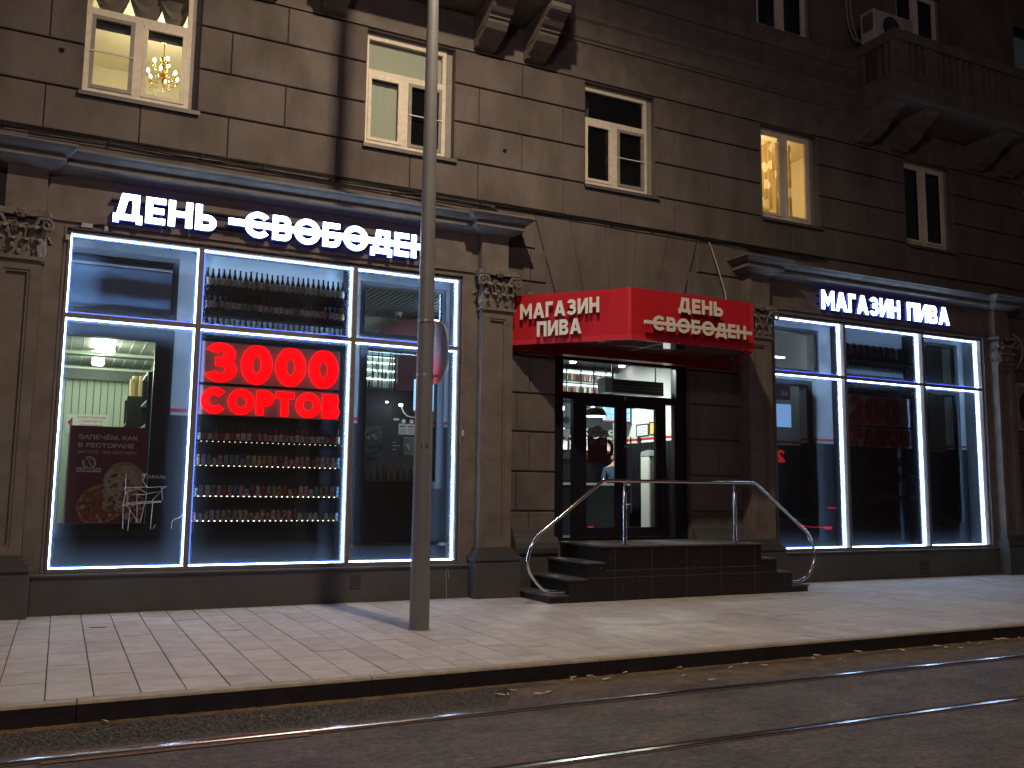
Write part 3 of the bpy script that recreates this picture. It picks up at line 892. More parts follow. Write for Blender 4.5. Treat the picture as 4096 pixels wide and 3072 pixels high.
def pilaster(a, b, dz, parent):
    w = b - a; xm = (a + b) / 2; yf = -.30
    sh = MB()
    z0, z1 = .80 + dz, 4.72 + dz * .4
    # shaft with a sunk panel
    pm = .125
    sh.box(a, a + pm, yf, 0, z0, z1); sh.box(b - pm, b, yf, 0, z0, z1)
    sh.box(a + pm, b - pm, yf, 0, z0, z0 + .10); sh.box(a + pm, b - pm, yf, 0, z1 - .13, z1)
    sh.box(a + pm, b - pm, yf + .045, 0, z0 + .10, z1 - .13)
    ring(sh, a + pm, b - pm, z0 + .10, z1 - .13, .035, yf + .014, yf + .05)
    p = sh.build('pilaster', [TRIM], parent)
    # base: block, torus, fillets
    mb = MB()
    mb.block(a - .13, b + .13, -.44, 0, -.02, .555 + dz, .008)
    for e, za, zb in ((.11, .555, .60), (.135, .60, .65), (.11, .65, .685), (.07, .685, .72), (.05, .72, .765), (.02, .765, .80)):
        mb.box(a - e, b + e, yf - e + .0, 0, za + dz, zb + dz - .0005)
    mb.build('base', [PLINTH], p)
    # Corinthian capital
    zc0, zc1 = z1, 5.40
    H = zc1 - zc0
    mb = MB()
    mb.box(a - .03, b + .03, yf - .04, 0, zc0 - .0, zc0 + .045)
    mb.box(a + .01, b - .01, yf + .015, 0, zc0 + .045, zc1 - .1)
    ab = [(a - .06, .0), (a - .10, yf - .09), (a - .06, yf - .12), (xm, yf - .05), (b + .06, yf - .12), (b + .10, yf - .09), (b + .06, .0)]
    mb.prism(ab, 'z', zc1 - .085, zc1 - .03); mb.prism([(xm + (x - xm) * .95, y * .95) for x, y in ab], 'z', zc1 - .03, zc1 + .0)
    nl = 4
    for k in range(nl):
        x = a + .05 + (w - .10) * k / (nl - 1)
        leaf(mb, (x, yf + .0, zc0 + .05), (0, -1), .15, H * .36, .10)
    for k in range(3):
        x = a + .10 + (w - .20) * k / 2
        leaf(mb, (x, yf + .0, zc0 + .10), (0, -1), .17, H * .55, .13)
    for y in (yf + .06, yf + .18):
        for sx_, sg in ((a, -1), (b, 1)):
            leaf(mb, (sx_, y, zc0 + .05), (sg, 0), .13, H * .45, .09)
    for sg, ex in ((-1, a), (1, b)):
        leaf(mb, (ex - sg * .01, yf + .01, zc0 + .05), (sg * .7, -.7), .16, H * .62, .12)
        cx, cz = ex + sg * .035, zc1 - .205
        mb.tube([(xm + sg * .10, yf - .02, zc0 + .22), (xm + sg * .16, yf - .06, zc1 - .24), (ex - sg * .06, yf - .09, zc1 - .125)] +
                spiral(cx, cz, .085, 1.35, math.pi / 2 + sg * .2, -sg, yf - .09), [.02, .026, .03] + [.027 - .0006 * i for i in range(23)], 7)
        mb.tube([(xm + sg * .05, yf - .02, zc0 + .22), (xm + sg * .07, yf - .05, zc1 - .28)] + spiral(xm + sg * .065, zc1 - .22, .05, 1.1, math.pi, sg, yf - .05, 14), [.018] * 2 + [.017 - .0006 * i for i in range(15)], 6)
    for k in range(6):
        q = k / 6 * 2 * math.pi
        mb.ball((xm + .045 * math.cos(q), yf - .075, zc1 - .06 + .045 * math.sin(q)), .03, 6)
    mb.ball((xm, yf - .10, zc1 - .06), .025, 6)
    for k in range(26):
        mb.ball((random.uniform(a + .04, b - .04), yf - random.uniform(-.01, .05), random.uniform(zc0 + .08, zc1 - .2)), random.uniform(.018, .04), 6, sc=(1, .7, random.uniform(.8, 1.8)))
    mb.build('capital', [CARVED], p, smooth=True)
    return p
sf1 = shopfront(2.86, 2.99, 0.0, 3.27, 3.76, 3.275, 3.845)
sf2 = shopfront(15.765, 3.145, 0.06, 3.37, 3.86, 3.375, 3.945)

# foot of the wall between the shops
for a, b, r in ((6.86, 7.69, 7.40), (10.63, 11.85, 0)):
    mb = MB()
    mb.block(a, b, -.14, .0, -.02, .62, .008)
    pf = [(0, .62), (-.13, .63), (-.17, .68), (-.185, .76), (-.17, .86), (-.13, .93), (-.08, .945), (0, .945)]
    mb.prism(pf, 'x', a, b)
    mb.prism([(0, .946), (-.09, .946), (-.07, 1.0), (-.05, 1.08), (-.03, 1.10), (0, 1.10)], 'x', a, r or b)
    mb.build('wall_base', [PLINTH], B)
# vents
def grille(x0, x1, z0, z1, y):
    mb = MB(); mb.box(x0, x1, y, y + .03, z0, z1, 1)
    n = 7
    for i in range(n):
        zz = z0 + (z1 - z0) * (i + .2) / n
        mb.prism([(y - .012, zz), (y - .004, zz + (z1 - z0) / n * .62), (y + .002, zz + (z1 - z0) / n * .62), (y - .004, zz)], 'x', x0 + .012, x1 - .012, 0)
    ring(mb, x0, x1, z0, z1, .012, y - .012, y - .0005, 0)
    mb.build('vent_grille', [PLINTH, GROOVE], B)
grille(4.05, 4.22, .22, .425, -.192); grille(16.43, 16.70, .05, .37, -.192)
for x, z in ((-.37, 7.88), (6.655, 7.67)):
    mb = MB(); n = 18
    mb.tube([(x, .02, z), (x, -.006, z)], .046, n, 0); mb.tube([(x, -.0065, z), (x, -.008, z)], .037, n, 1)
    mb.build('vent_pipe', [PLINTH, GROOVE], B)
# ================================================================== shop windows: frames, panes, light strips
def led_loop(x0, x1, z0, z1, y, label, group):
    """flexible light strip lining the inner edge of one pane"""
    mb = MB(); t = .012; e = .013
    ring(mb, x0, x1, z0, z1, t, y, y + .034, 0)
    ring(mb, x0 + t, x1 - t, z0 + t, z1 - t, e, y, y + .005, 1)  # thin blue ring added for the halo round the core
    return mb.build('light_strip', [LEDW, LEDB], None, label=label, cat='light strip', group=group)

def shop_window(xs, z0, zm, z1, parent, gname, words):
    """three bays, two tiers"""
    fr = MB(); w = .036
    y0, y1 = -.085, .085
    ring(fr, xs[0], xs[3], z0, z1, w, y0, y1)
    for x in xs[1:3]: fr.box(x - w, x + w, y0, y1, z0 + w, z1 - w)
    for a, b in ((xs[0] + w, xs[1] - w), (xs[1] + w, xs[2] - w), (xs[2] + w, xs[3] - w)): fr.box(a, b, y0 + .004, y1, zm - w * .9, zm + w * .9)
    f = fr.build('shop_window', [FRAME], parent)
    n = 0
    for i in range(3):
        for j, (a, b) in enumerate(((z0 + w, zm - w * .9), (zm + w * .9, z1 - w))):
            x0, x1 = xs[i] + w, xs[i + 1] - w
            pane('pane', x0, x1, a, b, .068, GLASS, f)
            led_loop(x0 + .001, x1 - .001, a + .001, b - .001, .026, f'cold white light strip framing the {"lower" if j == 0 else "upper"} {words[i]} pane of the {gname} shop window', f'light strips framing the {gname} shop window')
    return f
sw1 = shop_window([-.115, 1.67, 4.015, 5.835], .556, 4.065, 5.262, sf1, 'nearer', ['left', 'middle', 'right'])
sw2 = shop_window([12.64, 14.59, 16.955, 18.89], .616, 4.16, 5.322, sf2, 'farther', ['left', 'middle', 'right'])

# ================================================================== illuminated signs
def channel_sign(name, label, words, bar, y_back, z0, h, t, mats, depth=.055, rails=None):
    x0 = min(w[1] for w in words)
    t_ = empty(name, (x0, y_back, z0), label, 'sign')
    yb = y_back - .07
    for text, a, b in words:
        letters(text, a, b, z0, h, t, depth, lambda x, z: (x, yb, z), (1, 0, 0), t_, mats, gap=.10)
    if bar:
        a, b, zc, hh = bar
        mb = MB(); mb.box(a, b, yb - depth - .004, yb, zc - hh / 2, zc + hh / 2, 1)
        mb.m[[i for i, f in enumerate(mb.f)][2]] = 0
        mb.build('strike_bar', mats, t_)
    for a, b, z in rails or []:
        MB().box(a, b, yb + .002, y_back + .0, z - .012, z + .012).build('mounting_rail', [NAVY], t_)
    return t_
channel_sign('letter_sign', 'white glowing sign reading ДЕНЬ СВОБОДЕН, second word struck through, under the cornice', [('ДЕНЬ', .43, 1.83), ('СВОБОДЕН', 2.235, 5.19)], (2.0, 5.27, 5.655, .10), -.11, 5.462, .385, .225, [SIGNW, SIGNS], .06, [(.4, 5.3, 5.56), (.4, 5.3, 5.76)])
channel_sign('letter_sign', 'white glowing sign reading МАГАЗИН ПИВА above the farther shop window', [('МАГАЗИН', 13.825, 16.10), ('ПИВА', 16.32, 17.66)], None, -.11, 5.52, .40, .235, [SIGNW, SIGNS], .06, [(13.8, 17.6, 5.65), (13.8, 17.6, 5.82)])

ACRY = M('acrylic_panel', (.50, .42, .42), .3, spec=.5)
def panel_sign(name, label, text, a, b, z0, h, t, y, mats, px0, px1, pz0, pz1):
    t_ = empty(name, ((a + b) / 2, y, z0), label, 'sign')
    MB().box(px0, px1, y + .06, y + .07, pz0, pz1).build('backing_panel', [ACRY], t_)
    letters(text, a, b, z0, h, t, .045, lambda x, z: (x, y + .045, z), (1, 0, 0), t_, mats, gap=.10)
    return t_
panel_sign('number_sign', 'glowing red number 3000 hung in the middle pane above the red word', '3000', 1.815, 3.83, 3.278, .592, .30, .10, [REDE, REDS], 1.75, 3.87, 3.27, 3.885)
panel_sign('word_sign', 'glowing red word СОРТОВ hung directly below the number 3000', 'СОРТОВ', 1.785, 3.875, 2.812, .372, .29, .10, [REDE, REDS], 1.75, 3.87, 2.79, 3.225)
ACRY = M('acrylic_white', (.52, .52, .55), .4)
panel_sign('number_sign', 'unlit dark red number 200 on a white board among the glass shelves', '200', 14.93, 16.47, 3.25, .59, .30, .16, [REDOFF], 14.90, 16.87, 3.215, 3.86)
panel_sign('word_sign', 'unlit dark red word КРАНОВ on a white board below the number 200', 'КРАНОВ', 14.72, 16.745, 2.775, .385, .30, .16, [REDOFF], 14.90, 16.87, 2.75, 3.18)

# ================================================================== red box canopy
A_, B_, C_, D_ = (6.75, -.10), (8.20, -1.65), (10.76, -1.65), (11.65, -.05)
CAN = empty('entrance_canopy', (9.2, -.8, 4.19), 'bright red box canopy with white and cream letters over the steps', 'canopy')
CRED = M('canopy_red', (.50, .018, .028), .32, var=.06, vscale=2, spec=.5)
CREDT = M('canopy_trim', (.58, .03, .045), .35, spec=.5)
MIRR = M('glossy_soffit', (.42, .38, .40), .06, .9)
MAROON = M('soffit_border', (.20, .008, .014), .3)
def wall_between(p, q, z0, z1, th, mat, name, m2=None):
    d = Vector((q[0] - p[0], q[1] - p[1])); n = Vector((d.y, -d.x)).normalized()
    i = (p[0] - n.x * th, p[1] - n.y * th); j = (q[0] - n.x * th, q[1] - n.y * th)
    mb = MB(); mb.prism([p, q, j, i], 'z', z0, z1)
    return mb.build(name, [mat], CAN), d.normalized(), n
pl_, dl, nl = wall_between(A_, B_, 4.20, 5.05, .03, CRED, 'side_panel')
pf_, df, nf = wall_between(B_, C_, 4.20, 5.06, .03, CRED, 'front_panel')
pr_, dr, nr = wall_between(C_, D_, 4.20, 5.05, .03, CRED, 'side_panel')
def edge_trim(p, q, n, skip=()):
    d = Vector((q[0] - p[0], q[1] - p[1])); L = d.length; d.normalize()
    mb = MB()
    def strip(u0, u1, z0, z1):
        a = (p[0] + d.x * u0, p[1] + d.y * u0); b = (p[0] + d.x * u1, p[1] + d.y * u1)
        o = .006
        mb.prism([(a[0] + n.x * o, a[1] + n.y * o), (b[0] + n.x * o, b[1] + n.y * o), (b[0] + n.x * .0005, b[1] + n.y * .0005), (a[0] + n.x * .0005, a[1] + n.y * .0005)], 'z', z0, z1)
    strip(0, L, 4.19, 4.275)
    strip(L - .06, L, 4.276, 5.06) if 'end' not in skip else None
    strip(0, .06, 4.276, 5.06) if 'start' not in skip else None
    mb.build('edge_trim', [CREDT], CAN)
edge_trim(A_, B_, nl, ('start',)); edge_trim(B_, C_, nf, ('start',)); edge_trim(C_, D_, nr, ('start', 'end'))
ins = lambda k: [(A_[0] + .06, -.0), (B_[0] + .02, B_[1] + .04), (C_[0] - .02, C_[1] + .04), (D_[0] - .04, .0)]
MB().prism([(7.0, -.28), (8.28, -1.55), (10.68, -1.55), (11.42, -.28)], 'z', 4.225, 4.24).build('soffit', [MIRR], CAN)
mb = MB()
out = ins(0); inn = [(7.0, -.28), (8.28, -1.55), (10.68, -1.55), (11.42, -.28)]
for i in range(4):
    j = (i + 1) % 4
    mb.prism([out[i], out[j], inn[j], inn[i]], 'z', 4.205, 4.243)
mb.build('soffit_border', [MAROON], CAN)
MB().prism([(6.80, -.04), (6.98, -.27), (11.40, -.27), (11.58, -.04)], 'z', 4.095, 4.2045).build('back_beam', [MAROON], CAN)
mb = MB(); mb.box(8.95, 8.97, -1.53, -.29, 4.217, 4.2245); mb.box(9.75, 9.77, -1.53, -.29, 4.217, 4.2245); mb.box(7.5, 11.0, -.92, -.90, 4.2165, 4.2245)
mb.build('soffit_bar', [MAROON], CAN)
MB().prism([(6.80, -.06), (8.22, -1.61), (10.74, -1.61), (11.60, -.02)], 'z', 4.985, 5.0).build('roof', [NAVY], CAN)
CREAM = M('letter_white', (.74, .70, .60), .4)
LSIDE = M('letter_return', (.25, .02, .025), .5)
def on_panel(p, d, n, off):
    return lambda u, z: (p[0] + d.x * u + n.x * off, p[1] + d.y * u + n.y * off, z)
f = on_panel(A_, dl, nl, .06)
ul = (dl.x, dl.y, 0); uf = (1, 0, 0)
letters('МАГАЗИН', .215, 1.605, 4.632, .265, .235, .03, lambda u, z: f(u, z + .035 * u - .03), ul, CAN, [CREAM, LSIDE], gap=.10)
letters('ПИВА', .52, 1.30, 4.298, .262, .235, .03, lambda u, z: f(u, z + .035 * u - .02), ul, CAN, [CREAM, LSIDE], gap=.10)
g = on_panel(B_, df, nf, .10)
letters('ДЕНЬ', .845, 1.785, 4.71, .25, .235, .03, g, uf, CAN, [CREAM, LSIDE], gap=.10)
letters('СВОБОДЕН', .33, 2.28, 4.36, .24, .235, .03, g, uf, CAN, [CREAM, LSIDE], gap=.10)
mb = MB(); mb.box(B_[0] + .176, B_[0] + 2.41, -1.65 - .134, -1.65 - .10, 4.452, 4.508); mb.build('strike_bar', [CREAM], CAN)
# standoff bolts
mb = MB()
for u in (.95, 1.2, 1.5, 1.7): mb.tube([(B_[0] + u, -1.65, 4.80), (B_[0] + u, -1.75, 4.80)], .012, 6)
for u in (.4, .7, 1.0, 1.4, 1.8, 2.1, 2.25): mb.tube([(B_[0] + u, -1.65, 4.48), (B_[0] + u, -1.75, 4.48)], .012, 6)
for u in (.3, .6, .9, 1.2, 1.5): mb.tube([f(u, 4.75), (f(u, 4.75)[0] - nl.x * .06, f(u, 4.75)[1] - nl.y * .06, 4.75)], .012, 6)
for u in (.6, .8, 1.0, 1.2): mb.tube([f(u, 4.42), (f(u, 4.42)[0] - nl.x * .06, f(u, 4.42)[1] - nl.y * .06, 4.42)], .012, 6)
mb.build('standoff', [STEEL], CAN)

# ================================================================== entrance doors
dw = MB()
y0, y1 = .12, .22
ring(dw, 7.70, 10.62, .865, 4.16, .23, y0, y1, 0, .05, .095)
dw.box(7.93, 10.39, y0, y1, 3.365, 3.495)
dw.box(8.136, 8.225, y0, y1, .915, 3.365); dw.box(10.055, 10.144, y0, y1, .915, 3.365)
dw.box(10.34, 10.39, y0, y1, .915, 3.365)
dfm = dw.build('door_frame', [NAVY], B)
pane('pane', 7.93, 10.37, 3.495, 4.065, .17, GLASS2, dfm)
pane('pane', 7.937, 8.136, .95, 3.365, .17, GLASS2, dfm); pane('pane', 10.144, 10.34, 1.10, 3.365, .17, GLASS2, dfm)
MB().box(9.22, 9.26, .10, .119, 3.40, 3.46).build('door_closer', [STEEL], dfm)
for a, b, ga, gb in ((8.228, 9.144, 8.400, 9.030), (9.148, 10.052, 9.258, 9.905)):
    mb = MB()
    wall_holes(mb, a, b, .92, 3.362, [(ga, gb, 1.09, 3.258)], .105, .175)
    lf = mb.build('door', [NAVY], B)
    pane('pane', ga, gb, 1.09, 3.258, .145, GLASS2, lf)
    if a > 9:
        mb = MB(); mb.tube([(9.305, .045, 1.35), (9.305, .045, 2.72)], .016, 10)
        for z in (1.5, 2.55): mb.tube([(9.305, .045, z), (9.20, .105, z)], .01, 8)
        mb.build('handle', [STEEL], lf)
        mb = MB(); mb.tube([(9.555, .141, 2.68), (9.555, .138, 2.68)], .055, 24); mb.build('round_sticker', [M('ochre_sticker', (.42, .32, .14), .7)], lf)
    else:
        # beer mug decal with the opening hours
        dk = M('decal_maroon', (.06, .012, .016), .7); wh = M('decal_white', (.22, .21, .20), .7)
        mb = MB(); yy = .135
        mb.prism([(8.45, 2.245), (8.85, 2.245), (8.86, 2.72), (8.78, 2.70), (8.72, 2.72), (8.60, 2.665), (8.53, 2.72), (8.44, 2.72)], 'y', yy, yy + .002, 0)
        mb.prism(arc(8.85, 2.50, .145, .18, -78, 82, 12) + arc(8.85, 2.50, .075, .11, 82, -78, 12), 'y', yy, yy + .002, 0)
        foam = arc(8.51, 2.79, .085, .075, 100, 290, 10) + [(8.60, 2.682), (8.72, 2.735)] + arc(8.79, 2.78, .085, .06, -80, 90, 10) + arc(8.64, 2.84, .11, .075, 10, 150, 10)
        mb.prism(foam, 'y', yy - .003, yy - .001, 1)
        dec = mb.build('mug_decal', [dk, wh], lf)
        text_fit('hours_text', '11', 8.505, 8.575, 2.565, .085, .1315, wh, lf); text_fit('hours_text', '23', 8.70, 8.81, 2.565, .085, .1315, wh, lf)
        text_fit('decal_text', 'ДЕНЬ', 8.585, 8.71, 2.835, .035, .1285, dk, lf, .01)
        text_fit('decal_text', 'СВОБОДЕН', 8.505, 8.79, 2.765, .035, .1285, dk, lf, .01)

# ================================================================== entrance steps
ST = empty('entrance_steps', (9.43, -.7, 0), 'black tiled entrance landing with three steps down on each side', 'steps')
TILE = M('black_tile', (.012, .0125, .014), .28, var=.3, vscale=3, bump=.05, bscale=20, spec=.5)
TREAD = M('worn_tread', (.075, .068, .062), .7, var=.35, vscale=6, bump=.2, bscale=60)
GROUT = M('grout', (.10, .09, .08), .9)
yf, yb = -1.43, -.03
zs_ = [(0.0, .12), (.12, .36), (.36, .606), (.606, .862)]
LX = [6.83, 7.165, 7.50, 7.835]; RX = [12.07, 11.705, 11.36, 11.02]
def step(xa, xb, z, tall, yb_=yb):
    mb = MB(); mb.box(xa, xb, yf, yb_, -.02, z - .028); return mb
core = MB(); core.box(7.835, 11.02, yf, .10, -.02, .832); core.build('landing', [TILE], ST)
tl = MB(); tl.block(7.815, 11.04, yf - .02, .10, .833, .862, .006); tl.build('landing_top', [TREAD], ST)
for k in range(3):
    for xs_, sg in ((LX, -1), (RX, 1)):
        a, b = sorted((xs_[k], xs_[k + 1]))
        z = zs_[k][1]
        bk = -.15 if (k > 0) else -.20
        mb = MB(); mb.box(a, b, yf, bk, -.02, z - .028); s_ = mb.build('step', [TILE], ST)
        a2, b2 = (a - .02, b) if sg < 0 else (a, b + .02)
        t2 = MB(); t2.block(a2, b2, yf - .02, bk, z - .0278, z, .006); t2.build('tread', [TREAD], s_)
gm = MB()
for x in (8.01, 8.72, 9.42, 10.14, 10.865): gm.box(x - .004, x + .004, yf - .0025, yf, 0.0, .832)
gm.box(7.2, 11.69, yf - .002, yf, .358, .366); gm.box(7.83, 11.03, yf - .002, yf, .47, .478)
gm.build('grout_line', [GROUT], ST)
gm = MB()
random.seed(3)
for i in range(60):
    x = random.uniform(7.0, 11.9); zmax = .10 if (x < 7.17 or x > 11.7) else (.33 if (x < 7.5 or x > 11.36) else .8)
    z = random.uniform(.02, zmax); r = random.uniform(.004, .012)
    gm.prism([(x - r, z - r * .6), (x + r * .4, z - r), (x + r, z + r * .5), (x - r * .3, z + r)], 'y', yf - .0024, yf - .0003)
gm.build('chipped_spot', [M('chip', (.16, .14, .12), .9)], ST)

# handrail
HR = empty('handrail', (9.4, -1.37, .12), 'polished steel handrail curling down to the lowest step at both ends', 'handrail')
yr = -1.37
def smooth(pts, k=4):
    out = []
    for i in range(len(pts) - 1):
        p0, p1, p2, p3 = pts[max(0, i - 1)], pts[i], pts[i + 1], pts[min(len(pts) - 1, i + 2)]
        for j in range(k):
            t = j / k
            out.append(tuple(.5 * (2 * p1[a] + (p2[a] - p0[a]) * t + (2 * p0[a] - 5 * p1[a] + 4 * p2[a] - p3[a]) * t * t + (3 * p1[a] - p0[a] - 3 * p2[a] + p3[a]) * t ** 3) for a in range(2)))
    out.append(pts[-1]); return out
lft = smooth([(7.108, .170), (6.845, .176), (6.687, .268), (6.529, .459), (6.479, .638), (6.526, .857), (6.681, 1.056), (7.1, 1.362)])
rgt = smooth([(11.8, 1.285), (12.151, 1.022), (12.284, .78), (12.31, .628), (12.25, .43), (12.131, .265), (11.905, .170), (11.70, .158)])
pp = lft + [(7.80, 1.873), (7.86, 1.897), (9.4, 1.90), (10.93, 1.904), (10.99, 1.882)] + rgt
MB().tube([(x, yr, z) for x, z in pp], .029, 14).build('rail', [CHROME], HR, smooth=True)
for x in (8.235, 10.495):
    mb = MB(); mb.lathe([(.05, 0), (.05, .008), (.034, .01), (.034, .86), (.031, .868), (.018, .87), (.018, 1.02)], x, yr, 16, 0, .862)
    mb.build('post', [CHROME], HR, smooth=True)

# ================================================================== lamp post and the round sign strapped to it
LP = empty('lamp_post', (4.065, -3.14, 0), 'tall grey tapered lamp post numbered 13 standing on the pavement', 'lamp post')
px, py = 4.065, -3.14
mb = MB(); mb.lathe([(.138, 0), (.138, .012), (.124, .014), (.1235, .3), (.112, 2.3), (.108, 3.2), (.075, 8.3), (.058, 11.2), (.05, 11.4), (0, 11.42)], px, py, 28)
mb.build('pole', [GREYP], LP, smooth=True)
mb = MB(); mb.tube([(px, py, 11.2), (px + .02, py - .2, 11.95), (px + .08, py - .8, 12.3), (px + .33, py - 2.75, 12.5)], .035, 10); mb.build('arm', [GREYP], LP)
mb = MB(); mb.prism([(py - 2.7, 12.42), (py - 3.5, 12.44), (py - 3.5, 12.48), (py - 3.1, 12.56), (py - 2.7, 12.54)], 'x', px + .20, px + .50); mb.build('lamp_head', [GREYP], LP)
me = text_mesh('number_13', '1 3', .085, .001, [NAVY], .001)
xs = [v.co.x for v in me.vertices]; mxx = (min(xs) + max(xs)) / 2
ang0 = R(-102)
for v in me.vertices:
    a = ang0 + (v.co.x - mxx) / .113
    rr = .1135 + v.co.z
    v.co = Vector((rr * math.cos(a), rr * math.sin(a), v.co.y))
put('number_marking', me, (px, py, 2.22), LP)
RS = empty('round_road_sign', (px + .16, py - .1, 3.45), 'round metal road sign seen edge-on, strapped to the lamp post', 'road sign')
mb = MB()
cy, cz, rr = py - .0, 3.45, .40
n = 40
for x, r0 in ((px + .150, rr), (px + .154, rr)):
    pass
ringv = [(cy + rr * math.cos(2 * math.pi * i / n), cz + rr * math.sin(2 * math.pi * i / n)) for i in range(n)]
mb.prism(ringv, 'x', px + .155, px + .159)
SIGNBK = M('sign_back', (.22, .22, .24), .38, .8)
SIGNRIM = M('sign_rim', (.45, .42, .36), .4, .6)
mb.build('disc', [SIGNBK], RS)
mb = MB(); mb.tube([(px + .152, cy + rr * math.cos(2 * math.pi * i / n), cz + rr * math.sin(2 * math.pi * i / n)) for i in range(n + 1)], .011, 6); mb.build('rim', [SIGNRIM], RS, smooth=True)
for z in (3.845, 3.15):
    mb = MB(); r0 = .1035
    mb.lathe([(r0, -.016), (r0 + .006, -.016), (r0 + .006, .016), (r0, .016)], px, py, 24, 0, z)
    mb.box(px + .10, px + .156, py - .03, py + .03, z - .015, z + .015)
    mb.build('band', [SIGNRIM], RS)
# ================================================================== inside the shop
random.seed(11)
BANDZ = (2.778, 2.822, 2.876)
def band(z): return 1 if z < BANDZ[0] else (0 if z < BANDZ[1] else (2 if z < BANDZ[2] else 0))
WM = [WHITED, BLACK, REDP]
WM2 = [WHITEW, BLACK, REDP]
def banded_wall(name, parent, x0, x1, z0, z1, holes, y0, y1, dz=0.0):
    mb = MB(); wall_holes(mb, x0, x1, z0, z1, holes, y0, y1, zc=[b + dz for b in BANDZ], matfn=lambda z: band(z - dz))
    return mb.build(name, WM, parent)
IW = .42
h_b1u, h_b1l = (-.10, 1.33, 4.28, 5.06), (-.10, 1.135, 1.19, 3.86)
h_b3u, h_b3l = (4.32, 5.685, 4.285, 5.07), (4.385, 5.62, 1.86, 4.03)
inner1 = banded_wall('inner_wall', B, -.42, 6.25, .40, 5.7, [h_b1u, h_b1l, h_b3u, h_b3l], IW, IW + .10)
h_r1u, h_r1l = (12.8, 14.22, 4.33, 5.12), (12.8, 13.97, 1.22, 4.0)
h_r3u, h_r3l = (17.61, 18.47, 4.33, 5.17), (17.61, 18.475, 1.22, 4.045)
inner2 = banded_wall('inner_wall', B, 12.3, 19.5, .40, 5.8, [h_r1u, h_r1l, h_r3u, h_r3l], IW, IW + .21, .02)
def inner_frame(h, w, wr, parent, bar=None):
    mb = MB()
    x0, x1, z0, z1 = h
    ring(mb, x0 - w, x1 + wr, z0 - w, z1 + w, w, IW - .05, IW - .001)
    if wr > w: mb.box(x1, x1 + wr - w, IW - .05, IW - .001, z0, z1)
    f = mb.build('inner_frame', [NAVY], parent)
    pane('pane', x0, x1, z0, z1, .61 if x0 > 12 else IW - .02, GLASS2, f)
inner_frame(h_b1u, .08, .08, inner1); inner_frame(h_b1l, .18, .26, inner1)
inner_frame(h_b3u, .07, .07, inner1); inner_frame(h_b3l, .12, .13, inner1)
inner_frame(h_r1u, .08, .085, inner2); inner_frame(h_r1l, .10, .12, inner2)
inner_frame(h_r3u, .07, .19, inner2); inner_frame(h_r3l, .09, .19, inner2)
# soffit, side cheeks and display floor of the window niches
mb = MB()
for (a, b, dz) in ((-.12, 5.84, 0), (12.63, 18.90, .06)):
    mb.box(a, b, .08, IW - .002, 5.275 + dz, 5.30 + dz, 0); mb.box(a, b, .08, IW - .002, .50 + dz, .55 + dz, 1)
    mb.box(a - .02, a, .08, IW - .002, .5 + dz, 5.3 + dz, 0); mb.box(b, b + .02, .08, IW - .002, .5 + dz, 5.3 + dz, 0)
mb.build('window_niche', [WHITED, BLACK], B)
MB().box(-.12, 1.34, IW + .14, IW + .16, 4.2, 5.1).build('ceiling_blind', [M('blind_grey', (.26, .36, .52), .6)], inner1)
MB().box(-.12, 1.34, IW + .11, IW + .139, 4.95, 4.985).build('blind_bright_band', [M('blind_bright_band', (.6, .6, .6), .5)], inner1)  # light bar painted in for a reflection band on the blind

# stock room behind the left pane
X0, X1, Y0, Y1, Z0, Z1 = -.55, 1.52, .53, 6.2, .86, 4.15
mb = MB()
mb.box(X0, X1, Y0, Y1, Z1, Z1 + .04, 1); mb.box(X0, X1, Y0, Y1, Z0 - .05, Z0, 2)
mb.box(X0 - .05, X0, Y0, Y1, Z0, Z1, 0); mb.box(X1, X1 + .05, Y0, Y1, Z0, Z1, 0)
for i in range(16):
    x = X0 + i * .13
    mb.block(x + .004, min(x + .126, X1), Y1 - .02, Y1 + .03, Z0, Z1, .012, 0)
for i in range(11):
    x = X0 + i * .19
    mb.box(x, x + .012, Y0, Y1, Z1 - .012, Z1 - .0005, 3)
mb.box(X0, X1, Y1 - .50, Y1 - .45, 3.82, 4.02, 4); mb.box(X0, X1, Y1 - .52, Y1 - .44, 4.021, 4.06, 0); mb.box(X0, X1, 3.9, 3.98, 4.08, 4.12, 0); mb.box(X0, X1, 4.4, 4.46, 4.10, 4.13, 4)
mb.build('stock_room', [M('rib_wall', (.55, .62, .50), .6), M('dark_ceiling', (.20, .21, .19), .35), BLACK, M('ceiling_joint', (.55, .56, .5), .5), M('beam', (.09, .10, .09), .6)], B)
LAMPE = M('lamp_opal', (.9, .9, .9), .4, emit=(.95, 1.0, .86), estr=9)
for y, x, l in ((3.2, .60, 'nearer round ceiling lamp with dark rim in the stock room'), (4.9, .50, 'farther round ceiling lamp with dark rim in the stock room')):
    t = empty('ceiling_lamp', (x, y, 4.14), l, 'ceiling lamp', 'lamps of the stock room')
    mb = MB(); mb.lathe([(.0, -.14), (.09, -.135), (.115, -.10), (.115, -.065)], x, y, 18, 0, 4.14); mb.lathe([(.108, -.04), (.108, -.0)], x, y, 18, 0, 4.14); mb.build('diffuser', [LAMPE], t, smooth=True)
    mb = MB(); mb.lathe([(.14, -.062), (.14, -.045), (.10, -.042)], x, y, 18, 0, 4.14); mb.build('rim', [NAVY], t)
    lamp('stock_room_light', 'POINT', (x, y - .25, 3.85), 42, (.90, 1.0, .78), .12)
